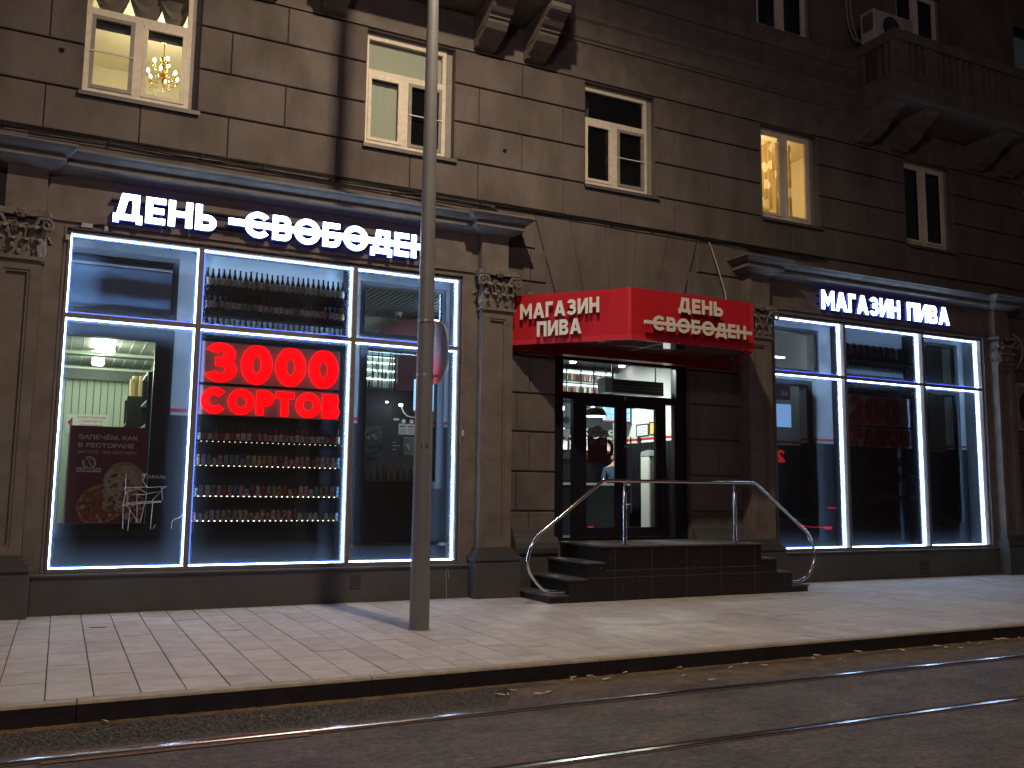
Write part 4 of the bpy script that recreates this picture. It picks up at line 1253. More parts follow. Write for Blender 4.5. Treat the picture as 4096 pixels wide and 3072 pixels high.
# shelving of the stock room with goods
def goods_shelf(name, label, x0, x1, y0, y1, zs, top, mat):
    t = empty(name, ((x0 + x1) / 2, (y0 + y1) / 2, .86), label, 'shelf unit')
    mb = MB(); mb.box(x0, x1, y0, y0 + .02, .862, top); mb.box(x0, x1, y1 - .02, y1, .862, top); mb.build('upright', [mat], t)
    for z in zs + [top]: MB().box(x0 - .004, x1, y0 + .021, y1 - .021, z - .03, z).build('shelf', [M('shelf_edge', (.42, .45, .42), .5)], t)
    MB().box(x1 - .01, x1, y0 + .021, y1 - .021, .862, top - .031).build('back', [BLACK], t)
goods_shelf('shelf_unit', 'dark stock-room shelf unit with long cardboard tubes standing on top', 1.02, 1.47, 4.3, 5.1, [1.4, 1.9, 2.4, 2.9], 3.40, BLACK)
goods_shelf('shelf_unit', 'dark stock-room shelf unit nearest the left pane, full of bottles', 1.20, 1.50, 2.2, 3.4, [1.5, 1.9, 2.35, 2.75, 3.15], 3.62, BLACK)
card = M('cardboard', (.48, .37, .20), .8, var=.1)
for i, (x, y, h, w) in enumerate([(1.10, 4.45, .33, .05), (1.16, 4.62, .41, .06), (1.27, 4.50, .40, .055), (1.35, 4.66, .44, .06)]):
    t = MB(); t.tube([(x, y, 3.401), (x, y, 3.401 + h)], w, 12)
    t.build('cardboard_tube', [card], None, smooth=True, label=f'{["shortest", "wide", "slim", "tallest"][i]} cardboard tube standing on the stock-room shelf unit', cat='tube', group='cardboard tubes on the shelf unit')
MB().box(1.05, 1.20, 4.6, 4.9, 2.901, 3.12).build('carton', [card], None, label='cardboard carton lying on the upper stock-room shelf', cat='box')
# counter-top notice and red-lettered wall notice
t = empty('wall_notice', (.25, Y1 - .06, 2.9), 'white notice with red print and red triangle on the ribbed stock-room wall', 'notice')
MB().box(.02, .80, Y1 - .05, Y1 - .035, 2.78, 3.16).build('sheet', [M('paper', (.7, .7, .66), .8)], t)
RP = M('red_ink', (.45, .02, .02), .7)
for i, s_ in enumerate(['ЗАПЕКАТЫВАЕМ', 'ГОРЯЧЕГО', 'ОБЛАЧНЫМ', 'ДОСТИГНУТО']):
    text_fit('print', s_, .22 + (0.05 if i in (1, 2) else 0), .74 - (.05 if i in (1, 2) else 0), 3.075 - i * .08, .05, Y1 - .0505, RP, t, .012)
MB().prism([(.05, 2.99), (.14, 2.88), (.14, 3.10)], 'y', Y1 - .052, Y1 - .0505).build('triangle_mark', [RP], t)

# main room behind the right pane and the doors
FX0, FX1, FY0, FY1, FZ = 4.05, 11.0, .53, 3.3, .86
mb = MB()
mb.box(FX0, FX1 + .1, .23, FY1, FZ - .05, FZ - .001, 1)
mb.box(FX0, 7.45, FY0, FY1, 5.16, 5.2, 3); mb.box(7.45, FX1, .30, FY1, 4.46, 4.5, 4); mb.box(7.40, 7.45, .46, FY1, 4.5, 5.2, 0)
for i in range(34): mb.box(FX0 + i * .10, FX0 + i * .10 + .035, FY0, FY1, 5.135, 5.159, 5)
mb.box(FX0 - .05, FX0, FY0, FY1, FZ, 5.2, 0)
wall_holes(mb, FX0, FX1, FZ, 5.2, [], FY1, FY1 + .1, zc=[4.52], matfn=lambda z: 0 if z > 4.52 else 2)
mb.build('shop_room', [WHITEW, M('dark_floor', (.05, .048, .046), .4), M('slate_wall', (.028, .034, .045), .5), M('blue_ceiling', (.10, .12, .14), .5), M('grey_ceiling', (.13, .15, .15), .4, var=.3, vscale=4), M('ceiling_rib', (.20, .23, .25), .5)], B)
# right-hand wall: white, red stripe, dark boarding
mb = MB()
for z0, z1, m in ((FZ, 2.778, 1), (2.778, 2.822, 0), (2.822, 2.876, 2), (2.876, 4.46, 0)):
    mb.box(FX1, FX1 + .08, .24, FY1, z0, z1, m)
for i in range(24): mb.box(FX1 - .012, FX1 - .0005, .3 + i * .125, .3 + i * .125 + .11, FZ, 2.776, 1)
mb.build('side_wall', WM2, B)
wall_r = MB(); wall_r.box(10.40, 11.08, .23, .30, FZ, 4.46); wall_r.box(7.40, 7.90, .23, .30, FZ, 4.46, 0); wall_r.box(7.40, 10.999, .23, .30, 4.1, 4.46); wall_r.build('porch_wall', [BLACK], B)
lamp('shop_light', 'AREA', (9.4, 1.9, 4.40), 150, (.93, 1.0, .92), 1.4)
lamp('shop_light', 'POINT', (6.4, 1.7, 4.85), 18, (.80, .93, 1.0), .15)
lamp('shop_light', 'POINT', (10.3, 1.2, 3.0), 14, (1.0, .98, .86), .12)
SPOTE = M('spot_disc', (.9, .9, .9), .4, emit=(1.0, .98, .92), estr=14)
for i, (x, y) in enumerate([(9.56, 2.6), (10.79, 2.6)]):
    MB().lathe([(.0, -.03), (.06, -.028), (.075, -.001)], x, y, 16, 0, 4.459).build('downlight', [SPOTE], None, label=f'bright round downlight in the shop ceiling above the {"left" if i == 0 else "right"} door leaf', cat='ceiling lamp', group='downlights over the doors')
# lit bottle gallery seen through the transom
t = empty('bottle_gallery', (10.1, 3.0, 3.75), 'brightly lit wall gallery of bottles seen through the transom over the doors', 'display shelves')
STRIP = M('shelf_light', (.9, .9, .9), .4, emit=(.85, 1.0, .98), estr=7)
mb = MB(); mb.box(9.0, 10.98, FY1 - .03, FY1 - .001, 3.7, 4.46); mb.build('back', [M('gallery_back', (.12, .16, .16), .4)], t)
for z in (3.84, 4.12, 4.38): MB().box(9.0, 10.98, FY1 - .30, FY1 - .031, z - .02, z).build('shelf', [NAVY], t)
for z in (3.845, 4.125): MB().box(9.0, 10.98, FY1 - .06, FY1 - .032, z + .20, z + .225).build('light_strip', [STRIP], t)
for x in (9.62, 9.98, 10.30, 10.62, 10.80): MB().box(x, x + .03, FY1 - .31, FY1 - .301, 3.7, 4.46).build('upright', [NAVY], t)
BGL = [M('btl_%d' % i, c, .25, spec=.6) for i, c in enumerate([(.03, .02, .012), (.05, .08, .04), (.30, .28, .22), (.28, .05, .03), (.45, .45, .42)])]
mb = MB()
for z in (3.841, 4.121):
    x = 9.05
    while x < 10.95:
        mb.lathe([(.026, 0), (.026, .12), (.010, .17), (.010, .20)], x, FY1 - .18, 7, random.randrange(5), z); x += .066
mb.build('bottle_row', BGL, t)
# air curtain
t = empty('air_curtain', (10.0, 1.0, 3.62), 'grey air curtain box with white rounded end hung above the doors', 'air curtain')
mb = MB(); mb.block(9.42, 10.64, .86, 1.12, 3.63, 3.90, .01); mb.build('casing', [M('curtain_grey', (.055, .058, .06), .5)], t)
mb = MB()
for z in (3.70, 3.76): mb.box(9.44, 10.6, .852, .859, z, z + .018)
mb.build('slot', [M('slot_grey', (.16, .17, .17), .5)], t)
mb = MB(); mb.prism([(.83, 3.63), (1.12, 3.61), (1.13, 3.90), (.90, 3.92), (.84, 3.86)], 'x', 9.26, 9.419); mb.build('end_cap', [M('curtain_white', (.6, .62, .58), .5)], t)
for x in (9.5, 10.52): MB().box(x, x + .02, .98, 1.0, 3.901, 4.455).build('hanger', [NAVY], t)
# pendant lamp
t = empty('pendant_lamp', (9.16, 1.05, 3.16), 'green enamel dome pendant lamp behind the left door leaf', 'pendant lamp')
mb = MB(); pr = [(.235, 0), (.225, .05), (.18, .13), (.10, .185), (.035, .20), (.03, .23), (0, .235)]; mb.lathe(pr, 9.16, 1.05, 24, 0, 3.17); mb.build('shade', [M('enamel', (.05, .07, .065), .2, spec=.6)], t, smooth=True)
mb = MB(); mb.lathe([(0, -.004), (.20, -.003), (.226, .012)], 9.16, 1.05, 24, 0, 3.17); mb.build('bulb', [M('pendant_glow', (.9, .9, .9), .4, emit=(1, 1, .97), estr=6)], t)
MB().tube([(9.16, 1.05, 3.40), (9.16, 1.05, 4.455)], .006, 6).build('cord', [NAVY], t)
# menu screens
SCR = M('menu_screen', (.1, .1, .1), .3, emit=(.24, .56, 1.0), estr=2.2)
SCT = M('menu_print', (.02, .03, .06), .6)
def screen(label, x0, x1, z0, z1, y, rows, cols=1):
    t = empty('menu_screen', ((x0 + x1) / 2, y, z0), label, 'screen', 'blue menu screens')
    MB().box(x0 - .02, x1 + .02, y + .002, y + .05, z0 - .05, z1 + .02).build('bezel', [NAVY], t)
    MB().box(x0, x1, y - .002, y + .0015, z0, z1).build('display', [SCR], t)
    mb = MB()
    for c in range(cols):
        a = x0 + (x1 - x0) * (c + .08) / cols; b = x0 + (x1 - x0) * (c + .95) / cols
        for i in range(rows):
            z = z0 + (z1 - z0) * (i + .3) / rows
            mb.box(a, a + .014, y - .0035, y - .0022, z, z + (z1 - z0) / rows * .45)
            mb.box(a + .035, a + .035 + (b - a - .035) * random.uniform(.6, 1), y - .0035, y - .0022, z, z + (z1 - z0) / rows * .4)
    mb.build('menu_lines', [SCT], t)
    MB().box(x0, x1, y - .002, y + .0015, z0 - .03, z0 - .004).build('red_footer', [REDP], t)
screen('blue lit menu screen behind the left door leaf beside the pendant lamp', 10.24, 10.56, 3.25, 3.56, 2.5, 12)
screen('blue lit menu screen cut off by the edge of the right door leaf', 10.72, 10.94, 3.25, 3.56, 2.52, 12)
screen('tall blue menu screen behind the right pane next to the lamp post', 6.20, 6.62, 3.30, 3.92, 3.1, 24, 3)
# framed plan and certificate on the right wall
def wall_frame(label, name, y0, y1, z0, z1, paper, lines):
    t = empty(name, (FX1 - .02, (y0 + y1) / 2, z0), label, 'picture frame')
    mb = MB()
    mb.box(FX1 - .025, FX1 - .001, y0, y1, z0, z0 + .018); mb.box(FX1 - .025, FX1 - .001, y0, y1, z1 - .018, z1)
    mb.box(FX1 - .025, FX1 - .001, y0, y0 + .018, z0 + .018, z1 - .018); mb.box(FX1 - .025, FX1 - .001, y1 - .018, y1, z0 + .018, z1 - .018)
    mb.build('frame', [NAVY], t)
    MB().box(FX1 - .012, FX1 - .002, y0 + .018, y1 - .018, z0 + .018, z1 - .018).build('sheet', [paper], t)
    if lines:
        mb = MB(); w, h = y1 - y0, z1 - z0
        for a, b, c, d in lines:
            ya, yb2 = y1 - w * a, y1 - w * c; za, zb = z1 - h * b, z1 - h * d
            mb.box(FX1 - .0145, FX1 - .0125, min(ya, yb2) - .004, max(ya, yb2) + .004, min(za, zb) - .004, max(za, zb) + .004)
        mb.build('drawing', [SCT], t)
wall_frame('framed evacuation plan in a black frame on the white side wall', 'framed_plan', 1.90, 2.34, 2.91, 3.17, M('plan_paper', (.7, .7, .68), .7), [(.3, .3, .75, .3), (.75, .3, .75, .7), (.3, .3, .3, .5), (.18, .5, .5, .5), (.18, .5, .18, .75), (.18, .75, .75, .75), (.5, .5, .5, .75), (.6, .6, .75, .6)])
wall_frame('narrow framed yellow certificate beside the evacuation plan', 'framed_certificate', 1.55, 1.86, 2.92, 3.19, M('cert_paper', (.62, .42, .10), .7), [])
# tall water dispenser
t = empty('water_dispenser', (10.8, 1.5, .86), 'tall pale grey water dispenser cabinet beside the boarded wall', 'dispenser')
mb = MB(); mb.block(10.62, 10.90, 1.35, 1.65, .862, 2.46, .02); mb.build('cabinet', [M('pale_enamel', (.55, .58, .52), .4)], t)
mb = MB(); mb.prism([(1.33, 2.462), (1.65, 2.462), (1.62, 2.55), (1.40, 2.58)], 'x', 10.61, 10.90); mb.build('lid', [M('lid_grey', (.25, .27, .28), .4)], t)
MB().box(10.72, 10.80, 1.343, 1.3495, 2.36, 2.38).build('badge', [NAVY], t)
# tap counter
t = empty('beer_counter', (9.2, 2.6, .86), 'dark beer counter with a pale top and a row of taps', 'counter')
MB().box(7.5, 10.7, 2.2, 2.7, .862, 1.86).build('front', [M('counter_dark', (.03, .035, .045), .4)], t)
MB().box(7.5, 10.72, 2.15, 2.72, 1.861, 1.91).build('counter_top', [M('counter_top', (.45, .45, .42), .4)], t)
MB().box(7.5, 10.6, 3.0, 3.29, 2.42, 3.02).build('tap_wall', [BLACK], t)
PAPER = M('tap_sheet', (.66, .69, .66), .7)
for i in range(9):
    x = 8.2 + i * .30
    mb = MB(); mb.box(x, x + .24, 2.96, 2.97, 2.62, 2.92); o = mb.build('price_sheet', [PAPER], t)
    mb = MB(); mb.box(x + .04, x + .2, 2.957, 2.9585, 2.83, 2.855); mb.box(x + .03, x + .21, 2.957, 2.9585, 2.78, 2.79); mb.box(x + .05, x + .19, 2.957, 2.9585, 2.74, 2.75); mb.build('print', [SCT], o)
    mb = MB(); mb.tube([(x + .12, 2.94, 3.02), (x + .12, 2.925, 3.02)], .062, 18); mb.tube([(x + .12, 2.93, 2.94), (x + .12, 2.93, 2.98)], .015, 8); mb.build('tap_badge', [PAPER], t)
    MB().box(x + .085, x + .155, 2.9225, 2.9245, 3.005, 3.035).build('badge_print', [SCT], t)
# grey fittings behind the right pane: price sheets, hood, cross-braced lattice, sill with bottles
t = empty('bar_fitting', (6.0, 3.0, 2.5), 'dark bar fitting with white price sheets and round tap badges behind the right pane', 'bar')
for i in range(3):
    x = 5.86 + i * .165
    mb = MB(); mb.box(x, x + .158, 2.97, 2.98, 2.80, 3.01); o = mb.build('price_sheet', [PAPER], t)
    mb = MB(); mb.box(x + .02, x + .13, 2.967, 2.9685, 2.945, 2.965)
    for k in range(4): mb.box(x + .02, x + .14, 2.967, 2.9685, 2.90 - .025 * k, 2.906 - .025 * k)
    mb.build('print', [SCT], o)
    mb = MB(); mb.tube([(x + .085, 2.95, 3.055), (x + .085, 2.935, 3.055)], .042, 16); mb.build('tap_badge', [PAPER], t)
MB().box(5.75, 5.86, 2.97, 2.98, 3.07, 3.11).build('tag', [PAPER], t)
MB().block(5.90, 6.20, 2.80, 3.0, 2.38, 2.74, .01).build('drip_hood', [M('hood_grey', (.16, .165, .165), .35, spec=.6)], t)
for x in (5.95, 6.12): MB().lathe([(.035, 0), (.035, .10), (.02, .115), (.0, .12)], x, 2.7, 12, 0, 2.47).build('dispenser_head', [M('clearish', (.25, .28, .29), .2)], t)
for z, w in ((2.63, .06), (2.565, .13), (2.49, .07)): MB().box(5.72, 5.72 + w, 2.9, 2.91, z, z + .012).build('shelf_edge', [PAPER], t)
# lit lattice window, upper
t = empty('lit_shelf_case', (5.5, 3.1, 3.7), 'bright lit shelf case behind a dark lattice in the right pane', 'display case')
MB().box(5.19, 5.82, 3.24, 3.28, 3.70, 4.45).build('back', [M('case_back', (.25, .33, .30), .4)], t)
for z in (3.88, 4.05, 4.20, 4.33): MB().box(5.19, 5.82, 3.20, 3.239, z, z + .018).build('light_strip', [STRIP], t)
mb = MB()
for i in range(9): mb.lathe([(.024, 0), (.024, .11), (.010, .15), (.01, .17)], 5.23 + i * .066, 3.16, 7, random.randrange(5), random.choice([3.70, 3.89, 4.06]))
mb.build('bottle_row', BGL, t)
mb = MB()
ring(mb, 5.17, 5.84, 3.68, 4.47, .02, 3.02, 3.05)
for x in (5.30, 5.42, 5.50, 5.66, 5.70): mb.box(x, x + .02, 3.03, 3.045, 3.70, 4.45)
mb.tube([(5.19, 3.03, 4.25), (5.45, 3.03, 4.0)], .008, 5); mb.tube([(5.19, 3.03, 3.88), (5.44, 3.03, 4.05)], .008, 5); mb.tube([(5.45, 3.03, 4.0), (5.66, 3.03, 3.75)], .008, 5); mb.box(5.17, 5.84, 3.0, 3.02, 4.30, 4.33)
mb.build('lattice', [NAVY], t)
MB().box(5.86, 6.6, 3.1, 3.29, 3.68, 4.45).build('maroon_panel', [M('maroon_panel', (.06, .018, .03), .6)], t)
# cross-braced window, lower
t = empty('cross_braced_case', (5.4, 3.1, 2.38), 'dim glazed case with dark crossed braces low in the right pane', 'display case')
MB().box(5.18, 5.60, 3.20, 3.25, 2.36, 2.95).build('back', [M('dim_grey', (.10, .11, .115), .4, var=.5, vscale=9)], t)
mb = MB(); mb.tube([(5.18, 3.16, 2.83), (5.60, 3.16, 2.58)], .010, 5); mb.tube([(5.18, 3.14, 2.74), (5.58, 3.14, 2.93)], .010, 5); mb.tube([(5.60, 3.16, 2.52), (5.30, 3.16, 2.38)], .010, 5); mb.box(5.18, 5.60, 3.15, 3.165, 2.545, 2.565); mb.build('brace', [NAVY], t)
for x, z in ((5.22, 2.76), (5.30, 2.72), (5.40, 2.77), (5.44, 2.72)):
    MB().tube([(x, 3.12, z), (x, 3.11, z)], .028, 12).build('badge', [M('dull_badge', (.30, .30, .28), .6)], t)
# red bulkhead light box and dome camera under the ceiling
MB().prism([(5.28, 4.72), (5.86, 5.07), (6.9, 5.07), (6.9, 4.72)], 'y', 2.85, 3.10).build('red_bulkhead', [M('bulkhead_red', (.20, .03, .04), .5)], None, label='red sloping bulkhead hung under the ribbed ceiling in the right upper pane', cat='bulkhead')
t = empty('dome_camera', (5.70, 2.6, 5.12), 'white dome security camera on the ribbed ceiling', 'camera')
MB().lathe([(.03, -.10), (.055, -.085), (.065, -.04), (.08, 0)], 5.66, 2.6, 16, 0, 5.134).build('housing', [M('camera_white', (.6, .62, .63), .4)], t, smooth=True)
MB().ball((5.655, 2.57, 5.05), .032, 10).build('lens', [NAVY], t)
mb = MB(); mb.box(5.95, 6.7, 2.0, 2.10, 4.90, 4.94, 0); mb.box(6.05, 6.7, 1.98, 2.0, 4.905, 4.93, 1); mb.build('tube_light', [M('tube_body', (.5, .5, .5), .5), M('tube_glow', (.9, .9, .9), .4, emit=(.9, 1, 1), estr=6)], None, label='slim white tube light under the ceiling in the right upper pane', cat='tube light')
t = empty('hose_lamp', (5.9, 3.0, 3.2), 'small bright wall lamp with drooping white cord in the right pane', 'lamp')
MB().ball((5.89, 2.98, 3.375), .038, 10, sc=(1.2, 1, .7)).build('bulb', [SPOTE], t)
MB().tube([(5.90, 2.98, 3.35), (5.95, 2.98, 3.24), (6.02, 2.98, 3.17), (6.12, 2.98, 3.145), (6.25, 2.98, 3.15)], .011, 6).build('cord', [M('white_cord', (.7, .7, .66), .5)], t)
MB().ball((5.61, 3.0, 3.42), .026, 8, sc=(1.2, 1, .6)).build('spot_lamp', [SPOTE], None, label='tiny bright spot lamp left of the drooping cord in the right pane', cat='lamp')
lamp('case_light', 'POINT', (5.89, 2.8, 3.36), 2.0, (1, .98, .9), .05)
# pale sill with standing bottles (right pane)
sill = MB().box(4.40, 5.60, .525, .75, 1.83, 1.875).build('display_sill', [M('sill_pale', (.16, .18, .18), .5)], inner1)
for i, (m, h, r) in enumerate([(1, .30, .036), (1, .31, .036), (0, .30, .034), (0, .27, .05), (3, .33, .034), (0, .31, .034), (0, .30, .036), (0, .24, .05), (3, .32, .036), (0, .31, .034)]):
    x = 4.47 + i * .115
    MB().lathe([(r, 0), (r, h * .6), (r * .4, h * .82), (r * .4, h)], x, .64, 10, 0, 1.8755).build('bottle', [BGL[m]], None, smooth=True, label=f'{"green" if m == 1 else ("reddish" if m == 3 else "dark")} bottle on the pale window sill of the right pane, {ORD[i + 1]} from left', cat='bottle', group='bottles on the window sill')
# left sidelight: globe lamp, green disc, price sheet
t = empty('hanging_sign', (9.0, 2.0, 2.9), 'round dark green hanging disc in the left sidelight of the door', 'sign')
MB().tube([(8.83, 1.6, 3.12), (8.83, 1.58, 3.12)], .075, 20).build('disc', [M('green_disc', (.03, .07, .04), .5)], t)
MB().tube([(8.83, 1.59, 3.19), (8.83, 1.59, 4.455)], .004, 5).build('cord', [NAVY], t)
MB().ball((8.86, 1.8, 3.37), .045, 10).build('globe_bulb', [SPOTE], None, label='small bright globe bulb in the left sidelight of the door', cat='lamp')
t = empty('counter_notice', (8.75, 1.4, 2.6), 'white sheet with red round marks in the left sidelight', 'notice')
MB().box(8.62, 8.80, 1.40, 1.408, 2.70, 2.93).build('sheet', [PAPER], t)
MB().tube([(8.67, 1.398, 2.75), (8.67, 1.396, 2.75)], .03, 14).build('red_mark', [REDP], t)
MB().tube([(8.79, 1.395, 2.74), (8.79, 1.393, 2.74)], .035, 14).build('red_mark', [REDP], t)
# bartender glimpsed behind the left door leaf
def person(px_, py_, pz_):
    skin = M('skin', (.50, .33, .24), .6); shirt = M('blue_shirt', (.03, .05, .10), .8)
    v = [(0, 0, .86), (0, 0, 1.08), (0, -.02, 1.34), (0, -.02, 1.46), (0, -.04, 1.55),
         (-.10, 0, .82), (-.11, .02, .46), (-.11, .04, .06), (.10, 0, .82), (.11, .02, .46), (.11, .04, .06),
         (-.19, -.01, 1.36), (-.24, -.05, 1.10), (-.17, -.24, .98), (.19, -.01, 1.36), (.24, -.05, 1.10), (.17, -.24, .98)]
    e = [(0, 1), (1, 2), (2, 3), (3, 4), (0, 5), (5, 6), (6, 7), (0, 8), (8, 9), (9, 10), (2, 11), (11, 12), (12, 13), (2, 14), (14, 15), (15, 16)]
    rad = [.14, .13, .15, .06, .055, .09, .06, .045, .09, .06, .045, .065, .05, .035, .065, .05, .035]
    me = bpy.data.meshes.new('person'); me.from_pydata([Vector(q) for q in v], e, [])
    o = bpy.data.objects.new('person', me); C.objects.link(o)
    o.location = (px_, py_, pz_); o.rotation_euler = (0, 0, R(-25))
    md = o.modifiers.new('skin', 'SKIN'); me.skin_vertices[0].data[0].use_root = True
    for i, r in enumerate(rad): me.skin_vertices[0].data[i].radius = (r, r * .8 if i < 3 else r)
    sd = o.modifiers.new('sub', 'SUBSURF'); sd.levels = 2; sd.render_levels = 2
    dg = bpy.context.evaluated_depsgraph_get(); dg.update()
    nm = bpy.data.meshes.new_from_object(o.evaluated_get(dg)); o.modifiers.clear(); o.data = nm
    nm.materials.clear(); nm.materials.append(shirt); nm.materials.append(skin)
    for p in nm.polygons:
        p.use_smooth = True
        if p.center.z > 1.42 or (p.center.y < -.16 and p.center.z < 1.1): p.material_index = 1
    WO[o.name] = Vector(o.location)
    tag(o, 'bartender in a dark blue shirt and pale cap behind the left door leaf', 'person')
    def child(mb, name, mats):
        me2 = mb.mesh(name, mats, (0, 0, 0), True); c = bpy.data.objects.new(name, me2); C.objects.link(c); c.parent = o
    mb = MB(); mb.ball((0, -.05, 1.66), .10, 14, sc=(.82, .98, 1.2)); mb.ball((0, -.155, 1.64), .016, 6, sc=(.8, 1, 1.2)); mb.ball((-.085, -.04, 1.65), .02, 6); mb.ball((.085, -.04, 1.65), .02, 6); child(mb, 'head', [skin])
    mb = MB(); mb.ball((-.032, -.137, 1.675), .012, 6); mb.ball((.032, -.137, 1.675), .012, 6); mb.box(-.025, .025, -.147, -.14, 1.588, 1.594); child(mb, 'face_features', [NAVY])
    mb = MB(); mb.lathe([(.094, 0), (.098, .04), (.08, .09), (0, .11)], 0, -.045, 16, 0, 1.70); mb.prism(arc(0, -.10, .08, .11, 180, 360, 10), 'z', 1.70, 1.715); child(mb, 'cap', [M('pale_cap', (.6, .58, .5), .8)])
    for s in (-1, 1):
        mb = MB(); x = s * .165
        mb.ball((x, -.275, .965), .035, 8, sc=(.9, 1.2, .6))
        for k in range(4): mb.tube([(x - .026 + .017 * k, -.30, .965), (x - .028 + .018 * k, -.345 - .006 * (1.5 - abs(k - 1.5)), .955), (x - .028 + .018 * k, -.365, .935)], [.009, .008, .006], 6)
        mb.tube([(x - s * .03, -.265, .965), (x - s * .055, -.295, .955), (x - s * .05, -.325, .945)], [.011, .009, .007], 6)
        child(mb, 'hand', [skin])
    return o
person(10.78, 2.92, .86)

# room behind the farther shop window
X0, X1, Y0, Y1 = 12.35, 20.2, .64, 1.75
mb = MB()
mb.box(X0, X1, Y0, Y1, 5.4, 5.45, 0); mb.box(X0, X1, Y0, Y1, .8, .859, 1); mb.box(X1, X1 + .05, Y0, Y1, .86, 5.4, 0); mb.box(X0 - .05, X0, Y0, Y1, .86, 5.4, 0)
mb.build('back_room', [WHITEW, BLACK], B)
banded_wall('back_wall', B, X0, X1, .86, 5.4, [], Y1, Y1 + .1, .05)
lamp('back_room_light', 'POINT', (16.0, 1.1, 4.9), 14, (.80, .92, 1.0), .2)
lamp('back_room_light', 'POINT', (13.4, 1.1, 4.9), 5, (.85, .95, 1.0), .2)
MB().box(13.55, 13.95, 1.0, 1.06, 4.66, 4.69).build('slim_lamp', [M('slim_glow', (.9, .9, .9), .4, emit=(.95, 1, 1), estr=6)], None, label='slim glowing lamp at the left edge of the farther shop window', cat='lamp')
t = empty('menu_board', (14.1, 1.2, 3.8), 'maroon board with white letters РА in the farther left pane', 'board')
MB().box(13.70, 14.26, 1.2, 1.22, 3.78, 4.12).build('panel', [M('maroon_board', (.16, .02, .03), .5)], t)
text_fit('board_text', 'РА', 14.02, 14.19, 3.86, .10, 1.198, M('board_white', (.75, .75, .75), .6), t, .02)
MB().box(13.70, 14.27, 1.2, 1.22, 3.18, 3.68).build('blue_board', [M('blue_board', (.1, .1, .1), .4, emit=(.20, .38, .75), estr=.9)], None, label='pale blue lit board under the maroon board', cat='board')

# ================================================================== bottle racks and drinks
def rack(label, x0, x1, zs, thick, back_bands, y0=.10, ztop=5.26, z0=.56):
    t = empty('bottle_rack', ((x0 + x1) / 2, .25, z0), label, 'rack')
    for x in (x0, x1 - .03): MB().box(x, x + .03, y0, IW - .003, z0, ztop).build('side_panel', [BLACK], t)
    for z, th in zip(zs, thick): MB().box(x0 + .031, x1 - .031, y0, .315, z - th, z).build('shelf', [BLACK], t)
    for a, b, m in back_bands: MB().box(x0 + .031, x1 - .031, IW - .02, IW - .003, a, b).build('back_panel', [m], t)
    return t
PALEB = M('pale_back', (.66, .72, .72), .7)
rk1 = rack('tall black bottle rack filling the middle bay of the nearer shop window', 1.715, 3.975, [4.727, 4.372, 4.02, 2.387, 2.030, 1.580, 1.217], [.105, .09, .05, .02, .02, .02, .02], [(4.02, 5.26, PALEB), (.56, 4.019, BLACK)])
CANL = M('shelf_glow', (.9, .8, .6), .4, emit=(1.0, .86, .62), estr=5)
for z in (2.387, 2.030, 1.580, 1.217):
    MB().box(1.76, 3.93, .245, .25, z + .0005, z + .011).build('shelf_light', [CANL], rk1)
def bottle_mesh(r, h, neck):
    mb = MB()
    mb.lathe([(r * .9, 0), (r, .008), (r, h * .52), (r * .93, h * .58), (r * .62, h * .70), (neck * 1.1, h * .80), (neck, h * .95), (neck * 1.2, h * .955), (neck * 1.2, h), (0, h)], 0, 0, 12)
    return mb.mesh('bottle', [GL_BROWN], (0, 0, 0), True)
GL_BROWN = M('brown_glass', (.018, .011, .008), .18, spec=.6)
GL_DARK = M('black_glass', (.010, .011, .012), .18, spec=.6)
b_me = bottle_mesh(.031, .285, .0125)
b_me2 = bottle_mesh(.034, .265, .013)
def label_mat(nm, c1, c2):
    m = bpy.data.materials.new('label_' + nm); m.use_nodes = True
    n, l = m.node_tree.nodes, m.node_tree.links
    b = n['Principled BSDF']; b.inputs['Roughness'].default_value = .6
    tc = n.new('ShaderNodeTexCoord'); oi = n.new('ShaderNodeObjectInfo')
    ad = n.new('ShaderNodeVectorMath'); ad.operation = 'ADD'
    cmb = n.new('ShaderNodeVectorMath'); cmb.operation = 'SCALE'; cmb.inputs[3].default_value = 9.0
    l.new(oi.outputs['Location'], cmb.inputs[0])
    l.new(tc.outputs['Object'], ad.inputs[0]); l.new(cmb.outputs[0], ad.inputs[1])
    v = n.new('ShaderNodeTexNoise'); v.inputs['Scale'].default_value = 26; v.inputs['Detail'].default_value = 2
    l.new(ad.outputs[0], v.inputs['Vector'])
    r = n.new('ShaderNodeValToRGB'); r.color_ramp.interpolation = 'CONSTANT'
    r.color_ramp.elements[0].color = (*c1, 1); r.color_ramp.elements[1].color = (*c2, 1); r.color_ramp.elements[1].position = .53
    l.new(v.outputs['Fac'], r.inputs[0]); l.new(r.outputs[0], b.inputs['Base Color'])
    MATS['label_' + nm] = m
    return m
LAB = {'white': ((.70, .70, .66), (.40, .42, .46)), 'cream': ((.66, .58, .42), (.30, .22, .14)), 'pale blue': ((.55, .62, .72), (.20, .30, .55)), 'pink': ((.62, .36, .44), (.50, .16, .22)), 'yellow': ((.66, .52, .22), (.30, .20, .08)),
       'grey': ((.38, .38, .38), (.14, .14, .15)), 'red': ((.42, .06, .06), (.16, .03, .04)), 'orange': ((.62, .32, .12), (.40, .12, .05)), 'green': ((.34, .42, .28), (.10, .18, .12)), 'teal': ((.16, .34, .38), (.08, .14, .18)), 'lilac': ((.48, .38, .55), (.26, .18, .34)), 'maroon': ((.24, .05, .07), (.50, .44, .38))}
LABM = {k: label_mat(k.replace(' ', '_'), *v) for k, v in LAB.items()}
lab_me = {}
